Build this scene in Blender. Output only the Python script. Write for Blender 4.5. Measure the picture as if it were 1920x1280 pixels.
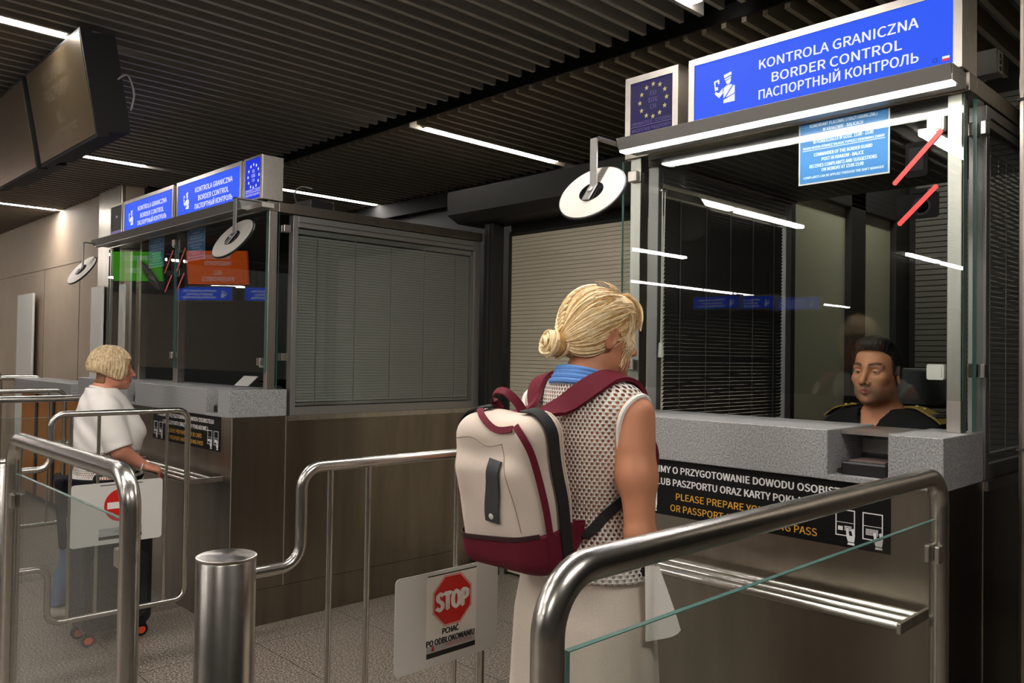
import bpy, bmesh, math, random
import numpy as np
from mathutils import Vector, Matrix

for _o in list(bpy.data.objects):
    bpy.data.objects.remove(_o)
SC = bpy.context.scene
COL = SC.collection
random.seed(7)
RNG = np.random.default_rng(7)

# ------------------------------------------------------------------ camera, world, exposure
F_PX = 1535.13
YAW, PITCH, ROLL = -0.799956, 0.0181824, 0.0146936
CAM_H = 1.5
_f = np.array([math.sin(YAW) * math.cos(PITCH), math.cos(YAW) * math.cos(PITCH), math.sin(PITCH)])
_r = np.array([math.cos(YAW), -math.sin(YAW), 0.0])
_u = np.cross(_r, _f)
CR = _r * math.cos(ROLL) + _u * math.sin(ROLL)
CU = np.cross(CR, _f)
CF = _f
cam_data = bpy.data.cameras.new('camera')
cam = bpy.data.objects.new('camera', cam_data)
COL.objects.link(cam)
cam_data.sensor_width = 36.0
cam_data.lens = F_PX * 36.0 / 1920.0
cam_data.clip_start = 0.05
cam_data.clip_end = 200
mw = Matrix.Identity(4)
for i in range(3):
    mw[i][0], mw[i][1], mw[i][2] = CR[i], CU[i], -CF[i]
mw[2][3] = CAM_H
cam.matrix_world = mw
SC.camera = cam
cam_data.dof.use_dof = False

world = bpy.data.worlds.new('world')
SC.world = world
world.use_nodes = True
world.node_tree.nodes['Background'].inputs['Color'].default_value = (0.9, 0.85, 0.8, 1)
world.node_tree.nodes['Background'].inputs['Strength'].default_value = 0.02
SC.view_settings.view_transform = 'Standard'
SC.view_settings.look = 'None'
SC.view_settings.exposure = -0.1
SC.view_settings.gamma = 1.0
SC.view_settings.use_curve_mapping = False
LAMP = 98.0          # brightness of the fluorescent ceiling tubes
LED = 36.0           # brightness of the booth light bars
SIGN = 1.0          # brightness of the lit signs


def ray(x, y):
    d = CF + CR * ((x - 960) / F_PX) - CU * ((y - 640) / F_PX)
    return d


def at(x, y, X=None, Y=None, Z=None, D=None):
    """The point of a known plane (or distance) seen at a photo pixel."""
    d = ray(x, y)
    c = np.array([0, 0, CAM_H])
    if X is not None:
        return c + d * (X / d[0])
    if Y is not None:
        return c + d * (Y / d[1])
    if Z is not None:
        return c + d * ((Z - CAM_H) / d[2])
    return c + d * D


# ------------------------------------------------------------------ materials
def srgb(r, g, b):
    def f(c):
        c /= 255.0
        return c / 12.92 if c <= 0.04045 else ((c + 0.055) / 1.055) ** 2.4
    return (f(r), f(g), f(b), 1.0)


def new_mat(name):
    m = bpy.data.materials.new(name)
    m.use_nodes = True
    nt = m.node_tree
    return m, nt, nt.nodes['Principled BSDF']


def N(nt, t, **kw):
    n = nt.nodes.new(t)
    for k, v in kw.items():
        setattr(n, k, v)
    return n


def mat(name, col, rough=0.5, metal=0.0, noise=0.0, scale=60.0, bump=0.0, spec=0.5, stretch=None, col2=None, coat=0.0, detail=3.0):
    m, nt, p = new_mat(name)
    p.inputs['Base Color'].default_value = col
    p.inputs['Roughness'].default_value = rough
    p.inputs['Metallic'].default_value = metal
    p.inputs['Specular IOR Level'].default_value = spec
    p.inputs['Coat Weight'].default_value = coat
    if noise or bump or col2:
        tc = N(nt, 'ShaderNodeTexCoord')
        mp = N(nt, 'ShaderNodeMapping')
        nt.links.new(tc.outputs['Object'], mp.inputs['Vector'])
        if stretch:
            mp.inputs['Scale'].default_value = stretch
        nz = N(nt, 'ShaderNodeTexNoise')
        nz.inputs['Scale'].default_value = scale
        nz.inputs['Detail'].default_value = detail
        nt.links.new(mp.outputs['Vector'], nz.inputs['Vector'])
        if noise or col2:
            rp = N(nt, 'ShaderNodeValToRGB')
            rp.color_ramp.elements[0].position = 0.3
            rp.color_ramp.elements[1].position = 0.7
            a = [c * (1 - noise) for c in col[:3]] + [1]
            b = list(col2) if col2 else [min(1, c * (1 + noise)) for c in col[:3]] + [1]
            rp.color_ramp.elements[0].color = a
            rp.color_ramp.elements[1].color = b
            nt.links.new(nz.outputs['Fac'], rp.inputs['Fac'])
            nt.links.new(rp.outputs['Color'], p.inputs['Base Color'])
        if bump:
            bp = N(nt, 'ShaderNodeBump')
            bp.inputs['Strength'].default_value = bump
            bp.inputs['Distance'].default_value = 0.002
            nt.links.new(nz.outputs['Fac'], bp.inputs['Height'])
            nt.links.new(bp.outputs['Normal'], p.inputs['Normal'])
    return m


def emit(name, col, strength):
    m, nt, p = new_mat(name)
    p.inputs['Base Color'].default_value = (0.012, 0.012, 0.012, 1)
    p.inputs['Emission Color'].default_value = col
    p.inputs['Emission Strength'].default_value = strength
    p.inputs['Roughness'].default_value = 0.5
    p.inputs['Specular IOR Level'].default_value = 0.06
    return m


def glass(name, tint=(0.93, 0.955, 0.945, 1), ior=1.5):
    m = bpy.data.materials.new(name)
    m.use_nodes = True
    nt = m.node_tree
    nt.nodes.clear()
    out = N(nt, 'ShaderNodeOutputMaterial')
    tr = N(nt, 'ShaderNodeBsdfTransparent')
    tr.inputs['Color'].default_value = tint
    gl = N(nt, 'ShaderNodeBsdfGlossy')
    gl.inputs['Roughness'].default_value = 0.0
    fr = N(nt, 'ShaderNodeFresnel')
    ge = N(nt, 'ShaderNodeNewGeometry')
    io = N(nt, 'ShaderNodeMapRange')      # the leaving face of a thin pane reflects as little as the entering one
    io.inputs['To Min'].default_value = ior
    io.inputs['To Max'].default_value = 1.0 / ior
    nt.links.new(ge.outputs['Backfacing'], io.inputs['Value'])
    nt.links.new(io.outputs['Result'], fr.inputs['IOR'])
    mx = N(nt, 'ShaderNodeMixShader')
    nt.links.new(fr.outputs[0], mx.inputs[0])
    nt.links.new(tr.outputs[0], mx.inputs[1])
    nt.links.new(gl.outputs[0], mx.inputs[2])
    nt.links.new(mx.outputs[0], out.inputs['Surface'])
    return m


M = {}
M['steel'] = mat('brushed_steel', srgb(188, 182, 175), 0.33, 1.0, noise=0.1, scale=30, stretch=(1, 1, 0.06))
M['tube'] = mat('satin_steel_tube', srgb(192, 187, 180), 0.26, 1.0, noise=0.06, scale=40)
M['panel'] = mat('brown_steel_panel', srgb(140, 131, 120), 0.30, 1.0, noise=0.16, scale=9, stretch=(1, 1, 0.12))
M['column'] = mat('steel_cladding', srgb(150, 142, 132), 0.34, 1.0, noise=0.1, scale=14, stretch=(1, 1, 0.1))
M['fascia'] = mat('grey_aluminium', srgb(140, 138, 135), 0.45, 0.7)
M['alu'] = mat('pale_aluminium', srgb(205, 198, 190), 0.35, 0.9, noise=0.06, scale=30)
M['frame'] = mat('window_aluminium', srgb(150, 148, 146), 0.4, 0.75)
M['dark'] = mat('dark_paint', srgb(38, 36, 35), 0.55)
M['black'] = mat('black_plastic', srgb(14, 14, 15), 0.45)
M['blackgloss'] = mat('black_gloss', srgb(9, 9, 10), 0.2)
M['white'] = mat('white_plastic', srgb(226, 222, 214), 0.42)
M['disc'] = mat('matt_white_disc', srgb(192, 186, 178), 0.35, noise=0.03, scale=8)
M['plate'] = mat('white_plate', srgb(205, 202, 197), 0.4)
M['red'] = mat('red_print', srgb(196, 32, 24), 0.4)
M['redtape'] = mat('red_sticker', srgb(215, 52, 50), 0.4)
M['slat'] = mat('ceiling_slat_paint', srgb(146, 141, 133), 0.6)
M['mesh'] = mat('perforated_slat', srgb(160, 150, 130), 0.6, noise=0.25, scale=160)
M['soffit'] = mat('black_void', srgb(16, 15, 15), 0.9)
M['wallplaster'] = mat('beige_plaster', srgb(158, 140, 122), 0.7, noise=0.06, scale=3, bump=0.02)
M['darkwall'] = mat('dark_grey_wall', srgb(42, 41, 38), 0.6, spec=0.3)
M['matblack'] = mat('matt_black_plastic', srgb(8, 8, 9), 0.6, spec=0.2)
M['shutter'] = mat('cream_shutter', srgb(196, 186, 164), 0.5)
M['groove'] = mat('shutter_groove', srgb(38, 35, 30), 0.8)
M['blind_dark'] = mat('charcoal_blind_slat', srgb(62, 61, 60), 0.5)
M['blind'] = mat('grey_blind_slat', srgb(128, 126, 121), 0.45)
M['wood'] = mat('orange_wood', srgb(176, 112, 44), 0.45, noise=0.12, scale=6, stretch=(8, 8, 0.5))
M['frost'] = mat('pale_green_panel', srgb(190, 188, 164), 0.5)
M['glass'] = glass('clear_glass')
M['rail_glass'] = glass('barrier_glass', (0.91, 0.935, 0.92, 1), 1.38)
M['glassedge'] = mat('green_glass_edge', srgb(66, 102, 95), 0.25)
M['text_white'] = mat('white_lettering', srgb(225, 222, 220), 0.5)
M['text_yellow'] = mat('yellow_lettering', srgb(214, 160, 52), 0.5)
M['text_black'] = mat('black_lettering', srgb(18, 18, 20), 0.5)
M['signblack'] = mat('black_plate', srgb(13, 12, 12), 0.5, spec=0.2)
M['sticker'] = mat('black_sticker', srgb(9, 9, 9), 0.8, spec=0.08)
M['greyprint'] = mat('grey_print', srgb(165, 165, 165), 0.5)
M['corridor_fill'] = emit('added_fill_lamp', (1.0, 0.98, 0.84, 1), 26.0)
M['tubelight'] = emit('fluorescent_tube', (1.0, 0.955, 0.895, 1), LAMP)
M['led'] = emit('led_diffuser', (1.0, 0.95, 0.88, 1), LED)
M['blue_lit'] = emit('lit_blue_sign', srgb(44, 92, 255), SIGN)
M['white_lit'] = emit('lit_white_print', (0.95, 0.97, 1.0, 1), SIGN)
M['blue_dim'] = emit('dim_blue_sign', srgb(36, 24, 92), 0.7)
M['lilac_dim'] = emit('dim_lilac_print', srgb(125, 115, 165), 0.7)
M['star_dim'] = emit('pale_yellow_star', srgb(215, 200, 130), 0.8)
M['eu_lit'] = emit('lit_eu_blue', srgb(22, 52, 225), SIGN)
M['eu_off'] = emit('unlit_sign', srgb(28, 22, 24), 0.5)
M['orange_lit'] = emit('lit_orange_screen', srgb(235, 98, 28), 1.4)
M['green_lit'] = emit('lit_green_screen', srgb(80, 190, 40), 1.2)
M['screen'] = mat('washed_out_screen', srgb(104, 88, 66), 0.30, 0.75, spec=0.6)
M['ghost'] = mat('faint_screen_print', srgb(110, 100, 84), 0.4, 0.6)
M['notice'] = mat('blue_notice', srgb(46, 122, 190), 0.5)
M['noticewhite'] = mat('notice_white_print', srgb(205, 225, 245), 0.5)
M['skin'] = None


def granite(name, base, dark, light, scale, rough=0.45, joints=None):
    m, nt, p = new_mat(name)
    tc = N(nt, 'ShaderNodeTexCoord')
    n1 = N(nt, 'ShaderNodeTexNoise')
    n1.inputs['Scale'].default_value = scale
    n1.inputs['Detail'].default_value = 4
    n1.inputs['Roughness'].default_value = 0.75
    nt.links.new(tc.outputs['Object'], n1.inputs['Vector'])
    rp = N(nt, 'ShaderNodeValToRGB')
    el = rp.color_ramp.elements
    el[0].position, el[0].color = 0.36, dark
    el[1].position, el[1].color = 0.64, light
    e = el.new(0.5)
    e.color = base
    nt.links.new(n1.outputs['Fac'], rp.inputs['Fac'])
    last = rp.outputs['Color']
    p.inputs['Roughness'].default_value = rough
    if joints:
        bx, by, ox, oy = joints
        sx = N(nt, 'ShaderNodeSeparateXYZ')
        nt.links.new(tc.outputs['Object'], sx.inputs[0])
        outs = []
        for ax, per, off in ((0, bx, ox), (1, by, oy)):
            a = N(nt, 'ShaderNodeMath', operation='ADD')
            a.inputs[1].default_value = off + 100 * per
            nt.links.new(sx.outputs[ax], a.inputs[0])
            b = N(nt, 'ShaderNodeMath', operation='MODULO')
            b.inputs[1].default_value = per
            nt.links.new(a.outputs[0], b.inputs[0])
            c = N(nt, 'ShaderNodeMath', operation='LESS_THAN')
            c.inputs[1].default_value = 0.0045
            nt.links.new(b.outputs[0], c.inputs[0])
            outs.append(c.outputs[0])
        mxm = N(nt, 'ShaderNodeMath', operation='MAXIMUM')
        nt.links.new(outs[0], mxm.inputs[0])
        nt.links.new(outs[1], mxm.inputs[1])
        mx = N(nt, 'ShaderNodeMix', data_type='RGBA')
        nt.links.new(mxm.outputs[0], mx.inputs['Factor'])
        nt.links.new(last, mx.inputs['A'])
        mx.inputs['B'].default_value = (dark[0] * 0.5, dark[1] * 0.5, dark[2] * 0.5, 1)
        last = mx.outputs['Result']
    nt.links.new(last, p.inputs['Base Color'])
    return m


M['granite'] = granite('grey_granite', srgb(143, 142, 142), srgb(104, 103, 104), srgb(176, 175, 175), 190)
M['floor'] = granite('brown_granite_floor', srgb(108, 98, 88), srgb(26, 22, 20), srgb(196, 184, 170), 105, 0.4, joints=(1.2, 0.6, 0.35, -2.035))


# ------------------------------------------------------------------ objects
def tag(o, label=None, cat=None, group=None, kind=None):
    if label:
        o['label'] = label
    if cat:
        o['category'] = cat
    if group:
        o['group'] = group
    if kind:
        o['kind'] = kind
    return o


def thing(name, label, cat, loc=(0, 0, 0), rz=0.0, group=None):
    o = bpy.data.objects.new(name, None)
    o.empty_display_size = 0.05
    o.location = loc
    o.rotation_euler = (0, 0, rz)
    COL.objects.link(o)
    return tag(o, label, cat, group)


def link_mesh(name, me, m, parent=None, local=False, smooth=False):
    o = bpy.data.objects.new(name, me)
    COL.objects.link(o)
    for mm in (m if isinstance(m, (list, tuple)) else [m]):
        me.materials.append(mm)
    if parent is not None:
        o.parent = parent
        if not local:      # vertices were given in world coordinates
            root = parent
            loc = Vector(root.location)
            while root.parent is not None:
                root = root.parent
                loc += Vector(root.location)
            me.transform(Matrix.Translation(-loc))
    if smooth:
        me.polygons.foreach_set('use_smooth', [True] * len(me.polygons))
    return o


def copy_tree(o, parent=None):
    c = o.copy()
    COL.objects.link(c)
    if parent is not None:
        c.parent = parent
    for ch in list(o.children):
        copy_tree(ch, c)
    return c


class Frame:
    """A flat surface: origin, right and up directions; the normal comes towards the reader."""
    def __init__(self, o, r=(1, 0, 0), u=(0, 0, 1)):
        self.o, self.r, self.u = np.array(o, float), np.array(r, float), np.array(u, float)
        self.r /= np.linalg.norm(self.r)
        self.u /= np.linalg.norm(self.u)
        self.n = np.cross(self.r, self.u)

    def p(self, a, b, c=0.0):
        return self.o + self.r * a + self.u * b + self.n * c


class MB:
    def __init__(self):
        self.v, self.f = [], []

    def add(self, vs, fs):
        k = len(self.v)
        self.v += [tuple(map(float, p)) for p in vs]
        self.f += [tuple(i + k for i in q) for q in fs]
        return self

    def box(self, x0, x1, y0, y1, z0, z1):
        return self.fbox(Frame((0, 0, 0), (1, 0, 0), (0, 1, 0)), x0, x1, y0, y1, z0, z1)

    def fbox(self, fr, a0, a1, b0, b1, c0, c1):
        vs = [fr.p(a, b, c) for c in (c0, c1) for b in (b0, b1) for a in (a0, a1)]
        return self.add(vs, [(0, 2, 3, 1), (4, 5, 7, 6), (0, 1, 5, 4), (2, 6, 7, 3), (0, 4, 6, 2), (1, 3, 7, 5)])

    def prism(self, fr, pts, c0=0.0, c1=0.001):
        n = len(pts)
        a = sum(pts[i][0] * pts[(i + 1) % n][1] - pts[(i + 1) % n][0] * pts[i][1] for i in range(n))
        if a < 0:
            pts = pts[::-1]
        vs = [fr.p(x, y, c0) for x, y in pts] + [fr.p(x, y, c1) for x, y in pts]
        fs = [tuple(range(n - 1, -1, -1)), tuple(range(n, 2 * n))]
        fs += [(i, (i + 1) % n, n + (i + 1) % n, n + i) for i in range(n)]
        return self.add(vs, fs)

    def rbox(self, fr, a0, a1, b0, b1, c0, c1, r=0.01, seg=4):
        pts = []
        for cx, cy, s in ((a1 - r, b1 - r, 0), (a0 + r, b1 - r, 1), (a0 + r, b0 + r, 2), (a1 - r, b0 + r, 3)):
            for k in range(seg + 1):
                t = (s + k / seg) * math.pi / 2
                pts.append((cx + r * math.cos(t), cy + r * math.sin(t)))
        return self.prism(fr, pts, c0, c1)

    def tube(self, path, r, n=10, caps=True):
        P = [np.array(p, float) for p in path]
        R = r if isinstance(r, (list, tuple, np.ndarray)) else [r] * len(P)
        T = []
        for i in range(len(P)):
            t = P[min(i + 1, len(P) - 1)] - P[max(i - 1, 0)]
            T.append(t / (np.linalg.norm(t) + 1e-12))
        a = np.array([0, 0, 1.0]) if abs(T[0][2]) < 0.9 else np.array([1.0, 0, 0])
        nrm = np.cross(T[0], a)
        nrm /= np.linalg.norm(nrm)
        rings = []
        for i in range(len(P)):
            nrm = nrm - T[i] * np.dot(nrm, T[i])
            nrm /= np.linalg.norm(nrm) + 1e-12
            b = np.cross(T[i], nrm)
            rings.append([P[i] + R[i] * (math.cos(2 * math.pi * k / n) * nrm + math.sin(2 * math.pi * k / n) * b) for k in range(n)])
        vs = [p for q in rings for p in q]
        fs = []
        for i in range(len(P) - 1):
            for k in range(n):
                fs.append((i * n + k, i * n + (k + 1) % n, (i + 1) * n + (k + 1) % n, (i + 1) * n + k))
        if caps:
            fs.append(tuple(range(n - 1, -1, -1)))
            fs.append(tuple(range((len(P) - 1) * n, len(P) * n)))
        return self.add(vs, fs)

    def lathe(self, o, axis, prof, n=32):
        ax = np.array(axis, float)
        ax /= np.linalg.norm(ax)
        a = np.array([0, 0, 1.0]) if abs(ax[2]) < 0.9 else np.array([1.0, 0, 0])
        e1 = np.cross(ax, a)
        e1 /= np.linalg.norm(e1)
        e2 = np.cross(ax, e1)
        o = np.array(o, float)
        vs, fs = [], []
        for r, h in prof:
            for k in range(n):
                t = 2 * math.pi * k / n
                vs.append(o + ax * h + e1 * r * math.cos(t) + e2 * r * math.sin(t))
        m = len(prof)
        for i in range(m - 1):
            for k in range(n):
                fs.append((i * n + k, i * n + (k + 1) % n, (i + 1) * n + (k + 1) % n, (i + 1) * n + k))
        fs.append(tuple(range(n - 1, -1, -1)))
        fs.append(tuple(range((m - 1) * n, m * n)))
        return self.add(vs, fs)

    def build(self, name, m, parent=None, local=False, smooth=False, bevel=0.0):
        me = bpy.data.meshes.new(name)
        me.from_pydata(self.v, [], self.f)
        me.update()
        if bevel or smooth:
            bm = bmesh.new()
            bm.from_mesh(me)
            bmesh.ops.recalc_face_normals(bm, faces=bm.faces)
            if bevel:
                bmesh.ops.bevel(bm, geom=[e for e in bm.edges if len(e.link_faces) == 2 and e.calc_face_angle(0) > 0.6], offset=bevel, segments=2, affect='EDGES', profile=0.5)
            bm.to_mesh(me)
            bm.free()
        o = link_mesh(name, me, m, parent, local)
        if smooth:
            me.polygons.foreach_set('use_smooth', [True] * len(me.polygons))
            try:
                me.set_sharp_from_angle(angle=math.radians(40))
            except Exception:
                pass
        return o


def bend(points, rad, seg=7):
    """A polyline with rounded corners."""
    P = [np.array(p, float) for p in points]
    out = [P[0]]
    for i in range(1, len(P) - 1):
        a, b, c = P[i - 1], P[i], P[i + 1]
        u, w = (a - b) / np.linalg.norm(a - b), (c - b) / np.linalg.norm(c - b)
        ang = math.acos(max(-1, min(1, float(np.dot(u, w)))))
        if ang > 3.1:
            out.append(b)
            continue
        d = min(rad / math.tan(ang / 2), np.linalg.norm(a - b) * 0.49, np.linalg.norm(c - b) * 0.49)
        r = d * math.tan(ang / 2)
        h = (u + w) / np.linalg.norm(u + w)
        cen = b + h * (r / math.sin(ang / 2))
        p0, p1 = b + u * d, b + w * d
        v0, v1 = (p0 - cen) / r, (p1 - cen) / r
        om = math.acos(max(-1, min(1, float(np.dot(v0, v1)))))
        for k in range(seg + 1):
            t = k / seg
            out.append(cen + r * (math.sin((1 - t) * om) * v0 + math.sin(t * om) * v1) / math.sin(om))
    out.append(P[-1])
    return out


# ------------------------------------------------------------------ lettering
_txt = {}
_AC = [(.42, 1.08), (.55, 1.08), (.8, 1.27), (.62, 1.27)]
DIA = {'Ł': ('L', [(-.16, .34), (.62, .62), (.62, .73), (-.16, .45)]), 'Ć': ('C', _AC), 'Ś': ('S', _AC), 'Ń': ('N', _AC), 'Ź': ('Z', _AC),
       'Ż': ('Z', [(.42, 1.1), (.6, 1.1), (.6, 1.24), (.42, 1.24)])}
try:      # the plain sans-serif that ships inside Blender; the built-in font otherwise
    import os
    FONT = bpy.data.fonts.load(os.path.join(bpy.utils.system_resource('DATAFILES'), 'fonts', 'Noto Sans CJK Regular.woff2'))
except Exception:
    FONT = None


def text_geo(s):
    k = s
    if k not in _txt:
        cu = bpy.data.curves.new('lettering', 'FONT')
        base = ''.join(DIA.get(c, (c,))[0] for c in s)
        cu.body = base
        if FONT is not None:
            cu.font = FONT
        cu.align_x = 'LEFT'
        cu.resolution_u = 3
        cu.fill_mode = 'FRONT'
        o = bpy.data.objects.new('lettering', cu)
        COL.objects.link(o)
        dg = bpy.context.evaluated_depsgraph_get()
        dg.update()
        me = bpy.data.meshes.new_from_object(o.evaluated_get(dg))
        vs = np.array([v.co[:] for v in me.vertices]) if len(me.vertices) else np.zeros((0, 3))
        fs = [tuple(p.vertices) for p in me.polygons]
        bpy.data.objects.remove(o)
        bpy.data.curves.remove(cu)
        bpy.data.meshes.remove(me)
        if base != s:      # marks of Polish letters that the font lacks
            for i, c in enumerate(s):
                if c in DIA:
                    x1 = text_geo(base[:i + 1])[0][:, 0].max()
                    g = text_geo(DIA[c][0])[0]
                    x0, H = x1 - (g[:, 0].max() - g[:, 0].min()), g[:, 1].max()
                    w = x1 - x0
                    q = [(x0 + a * w, b * H) for a, b in DIA[c][1]]
                    fs.append(tuple(range(len(vs), len(vs) + len(q))))
                    vs = np.concatenate([vs, [(a, b, 0) for a, b in q]])
        _txt[k] = (vs, fs)
    return _txt[k]


def text_into(mb, fr, s, cx, base, width=None, height=None, c=0.0012, bold=0.0, align='C'):
    """Put a line of capitals on a Frame: centre x, baseline, cap height and total width in metres."""
    vs, fs = text_geo(s)
    if len(vs) == 0:
        return
    hv, _ = text_geo('H')
    cap = hv[:, 1].max()
    sy = height / cap if height else None
    w = vs[:, 0].max() - vs[:, 0].min()
    sx = width / w if width else sy
    if sy is None:
        sy = sx
    x0 = {'C': cx - w * sx / 2, 'L': cx, 'R': cx - w * sx}[align]
    b = bold * height       # heavier strokes: overprint with small shifts
    for i, (dx, dy) in enumerate(((0, 0), (b, 0), (-b, 0), (0, b * .6), (0, -b * .6)) if bold else ((0, 0),)):
        mb.add([fr.p(x0 + dx + (v[0] - vs[:, 0].min()) * sx, base + dy + v[1] * sy, c + i * 0.00003) for v in vs], fs)


# ------------------------------------------------------------------ distance-field modelling
def surface_nets(f, lo, hi, h):
    lo, hi = np.array(lo, float), np.array(hi, float)
    n = np.ceil((hi - lo) / h).astype(int) + 1
    ax = [lo[i] + h * np.arange(n[i]) for i in range(3)]
    G = np.empty(tuple(n), np.float32)
    yy, zz = np.meshgrid(ax[1], ax[2], indexing='ij')
    step = max(1, int(400000 // (n[1] * n[2])))
    for i in range(0, n[0], step):
        xs = ax[0][i:i + step]
        P = np.empty((len(xs), n[1], n[2], 3))
        P[..., 0] = xs[:, None, None]
        P[..., 1] = yy
        P[..., 2] = zz
        G[i:i + step] = f(P.reshape(-1, 3)).reshape(len(xs), n[1], n[2])
    S = G < 0
    nx, ny, nz = n - 1
    cnt = np.zeros((nx, ny, nz), np.int32)
    acc = np.zeros((nx, ny, nz, 3))
    offs = [(0, 0), (0, 1), (1, 0), (1, 1)]
    cross = []
    for a in range(3):
        sl0 = [slice(None)] * 3
        sl1 = [slice(None)] * 3
        sl0[a], sl1[a] = slice(0, -1), slice(1, None)
        g0, g1 = G[tuple(sl0)], G[tuple(sl1)]
        cr = S[tuple(sl0)] != S[tuple(sl1)]
        cross.append(cr)
        t = np.where(cr, g0 / np.where(g0 == g1, 1, g0 - g1), 0)
        b, c = [k for k in range(3) if k != a]
        for ob, oc in offs:
            sl = [slice(None)] * 3
            sl[b] = slice(ob, ob + n[b] - 1)
            sl[c] = slice(oc, oc + n[c] - 1)
            crs, ts = cr[tuple(sl)], t[tuple(sl)]
            cnt += crs
            acc[..., a] += crs * ts
            acc[..., b] += crs * ob
            acc[..., c] += crs * oc
    act = cnt > 0
    idx = -np.ones((nx, ny, nz), np.int64)
    ijk = np.argwhere(act)
    idx[act] = np.arange(len(ijk))
    V = lo + h * (ijk + acc[act] / cnt[act][:, None])
    quads = []
    for a in range(3):
        b, c = [(1, 2), (2, 0), (0, 1)][a]
        cr = cross[a]
        pos = np.argwhere(cr)
        ok = (pos[:, b] > 0) & (pos[:, c] > 0) & (pos[:, b] < n[b] - 1) & (pos[:, c] < n[c] - 1)
        pos = pos[ok]
        if not len(pos):
            continue
        def cell(db, dc):
            q = pos.copy()
            q[:, b] -= db
            q[:, c] -= dc
            return idx[q[:, 0], q[:, 1], q[:, 2]]
        q = np.stack([cell(1, 1), cell(0, 1), cell(0, 0), cell(1, 0)], 1)
        inside = S[pos[:, 0], pos[:, 1], pos[:, 2]]
        q[~inside] = q[~inside][:, ::-1]
        quads.append(q)
    Q = np.concatenate(quads)
    Q = Q[(Q >= 0).all(1)]
    return V, Q


def sd_ell(P, c, r, R=None):
    q = P - np.array(c)
    if R is not None:
        q = q @ R
    r = np.array(r, float)
    k0 = np.linalg.norm(q / r, axis=1)
    k1 = np.linalg.norm(q / (r * r), axis=1)
    return k0 * (k0 - 1) / np.maximum(k1, 1e-9)


def sd_cap(P, a, b, ra, rb=None):
    a, b = np.array(a, float), np.array(b, float)
    rb = ra if rb is None else rb
    ab = b - a
    t = np.clip(((P - a) @ ab) / np.dot(ab, ab), 0, 1)
    return np.linalg.norm(P - a - t[:, None] * ab, axis=1) - (ra + (rb - ra) * t)


def sd_box(P, c, hs, r=0.0, R=None):
    q = P - np.array(c)
    if R is not None:
        q = q @ R
    d = np.abs(q) - (np.array(hs) - r)
    return np.linalg.norm(np.maximum(d, 0), axis=1) + np.minimum(d.max(1), 0) - r


def smin(a, b, k):
    h = np.clip(0.5 + 0.5 * (b - a) / k, 0, 1)
    return b + (a - b) * h - k * h * (1 - h)


def smax(a, b, k):
    return -smin(-a, -b, k)


def rot(ax, t):
    return np.array(Matrix.Rotation(t, 3, ax))


def sdf_mesh(name, f, lo, hi, h, m, parent, color=None, relax=1, keep=None, uv=None, mats=None):
    V, Q = surface_nets(f, lo, hi, h)
    for _ in range(relax):      # pull vertices onto the surface and even them out
        s = np.zeros_like(V)
        c = np.zeros(len(V))
        for i in range(4):
            j = (i + 1) % 4
            np.add.at(s, Q[:, i], V[Q[:, j]])
            np.add.at(s, Q[:, j], V[Q[:, i]])
            np.add.at(c, Q[:, i], 1)
            np.add.at(c, Q[:, j], 1)
        V = V * 0.5 + 0.5 * s / np.maximum(c, 1)[:, None]
        e = 1e-4
        d = f(V)
        g = np.stack([f(V + np.eye(3)[k] * e) - d for k in range(3)], 1) / e
        g /= np.maximum(np.linalg.norm(g, axis=1), 1e-6)[:, None]
        V = V - np.clip(d, -h, h)[:, None] * g
    if keep is not None:
        kq = keep(V[Q].mean(1))
        Q = Q[kq]
        used = np.unique(Q)
        rm = -np.ones(len(V), np.int64)
        rm[used] = np.arange(len(used))
        V, Q = V[used], rm[Q]
    me = bpy.data.meshes.new(name)
    me.from_pydata(V.tolist(), [], Q.tolist())
    me.update()
    if color is not None:
        ca = me.color_attributes.new('tint', 'FLOAT_COLOR', 'POINT')
        ca.data.foreach_set('color', np.concatenate([color(V), np.ones((len(V), 1))], 1).astype(np.float32).ravel())
    if uv is not None:
        ul = me.uv_layers.new(name='weave')
        li = np.empty(len(me.loops), np.int64)
        me.loops.foreach_get('vertex_index', li)
        ul.data.foreach_set('uv', uv(V)[li].astype(np.float32).ravel())
    o = link_mesh(name, me, m, parent, local=True, smooth=True)
    return o


def on_surface(f, p, off=0.0, it=6):
    p = np.array(p, float).reshape(-1, 3).copy()
    e = 1e-4
    for _ in range(it):
        d = f(p) - off
        g = np.stack([f(p + np.eye(3)[k] * e) - d - off for k in range(3)], 1) / e
        ln = np.maximum(np.linalg.norm(g, axis=1), 1e-3)[:, None]
        g /= ln
        p = p - d[:, None] * g
    d = f(p)
    g = np.stack([f(p + np.eye(3)[k] * e) - d for k in range(3)], 1) / e
    g /= np.maximum(np.linalg.norm(g, axis=1), 1e-6)[:, None]
    return p, g


def smooth_path(pts, n=40):
    P = np.array(pts, float)
    out = []
    m = len(P)
    for i in range(m - 1):
        p0, p1, p2, p3 = P[max(i - 1, 0)], P[i], P[i + 1], P[min(i + 2, m - 1)]
        k = max(2, n // (m - 1))
        for j in range(k):
            t = j / k
            out.append(0.5 * ((2 * p1) + (p2 - p0) * t + (2 * p0 - 5 * p1 + 4 * p2 - p3) * t * t + (3 * p1 - p0 - 3 * p2 + p3) * t ** 3))
    out.append(P[-1])
    return np.array(out)


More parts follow.
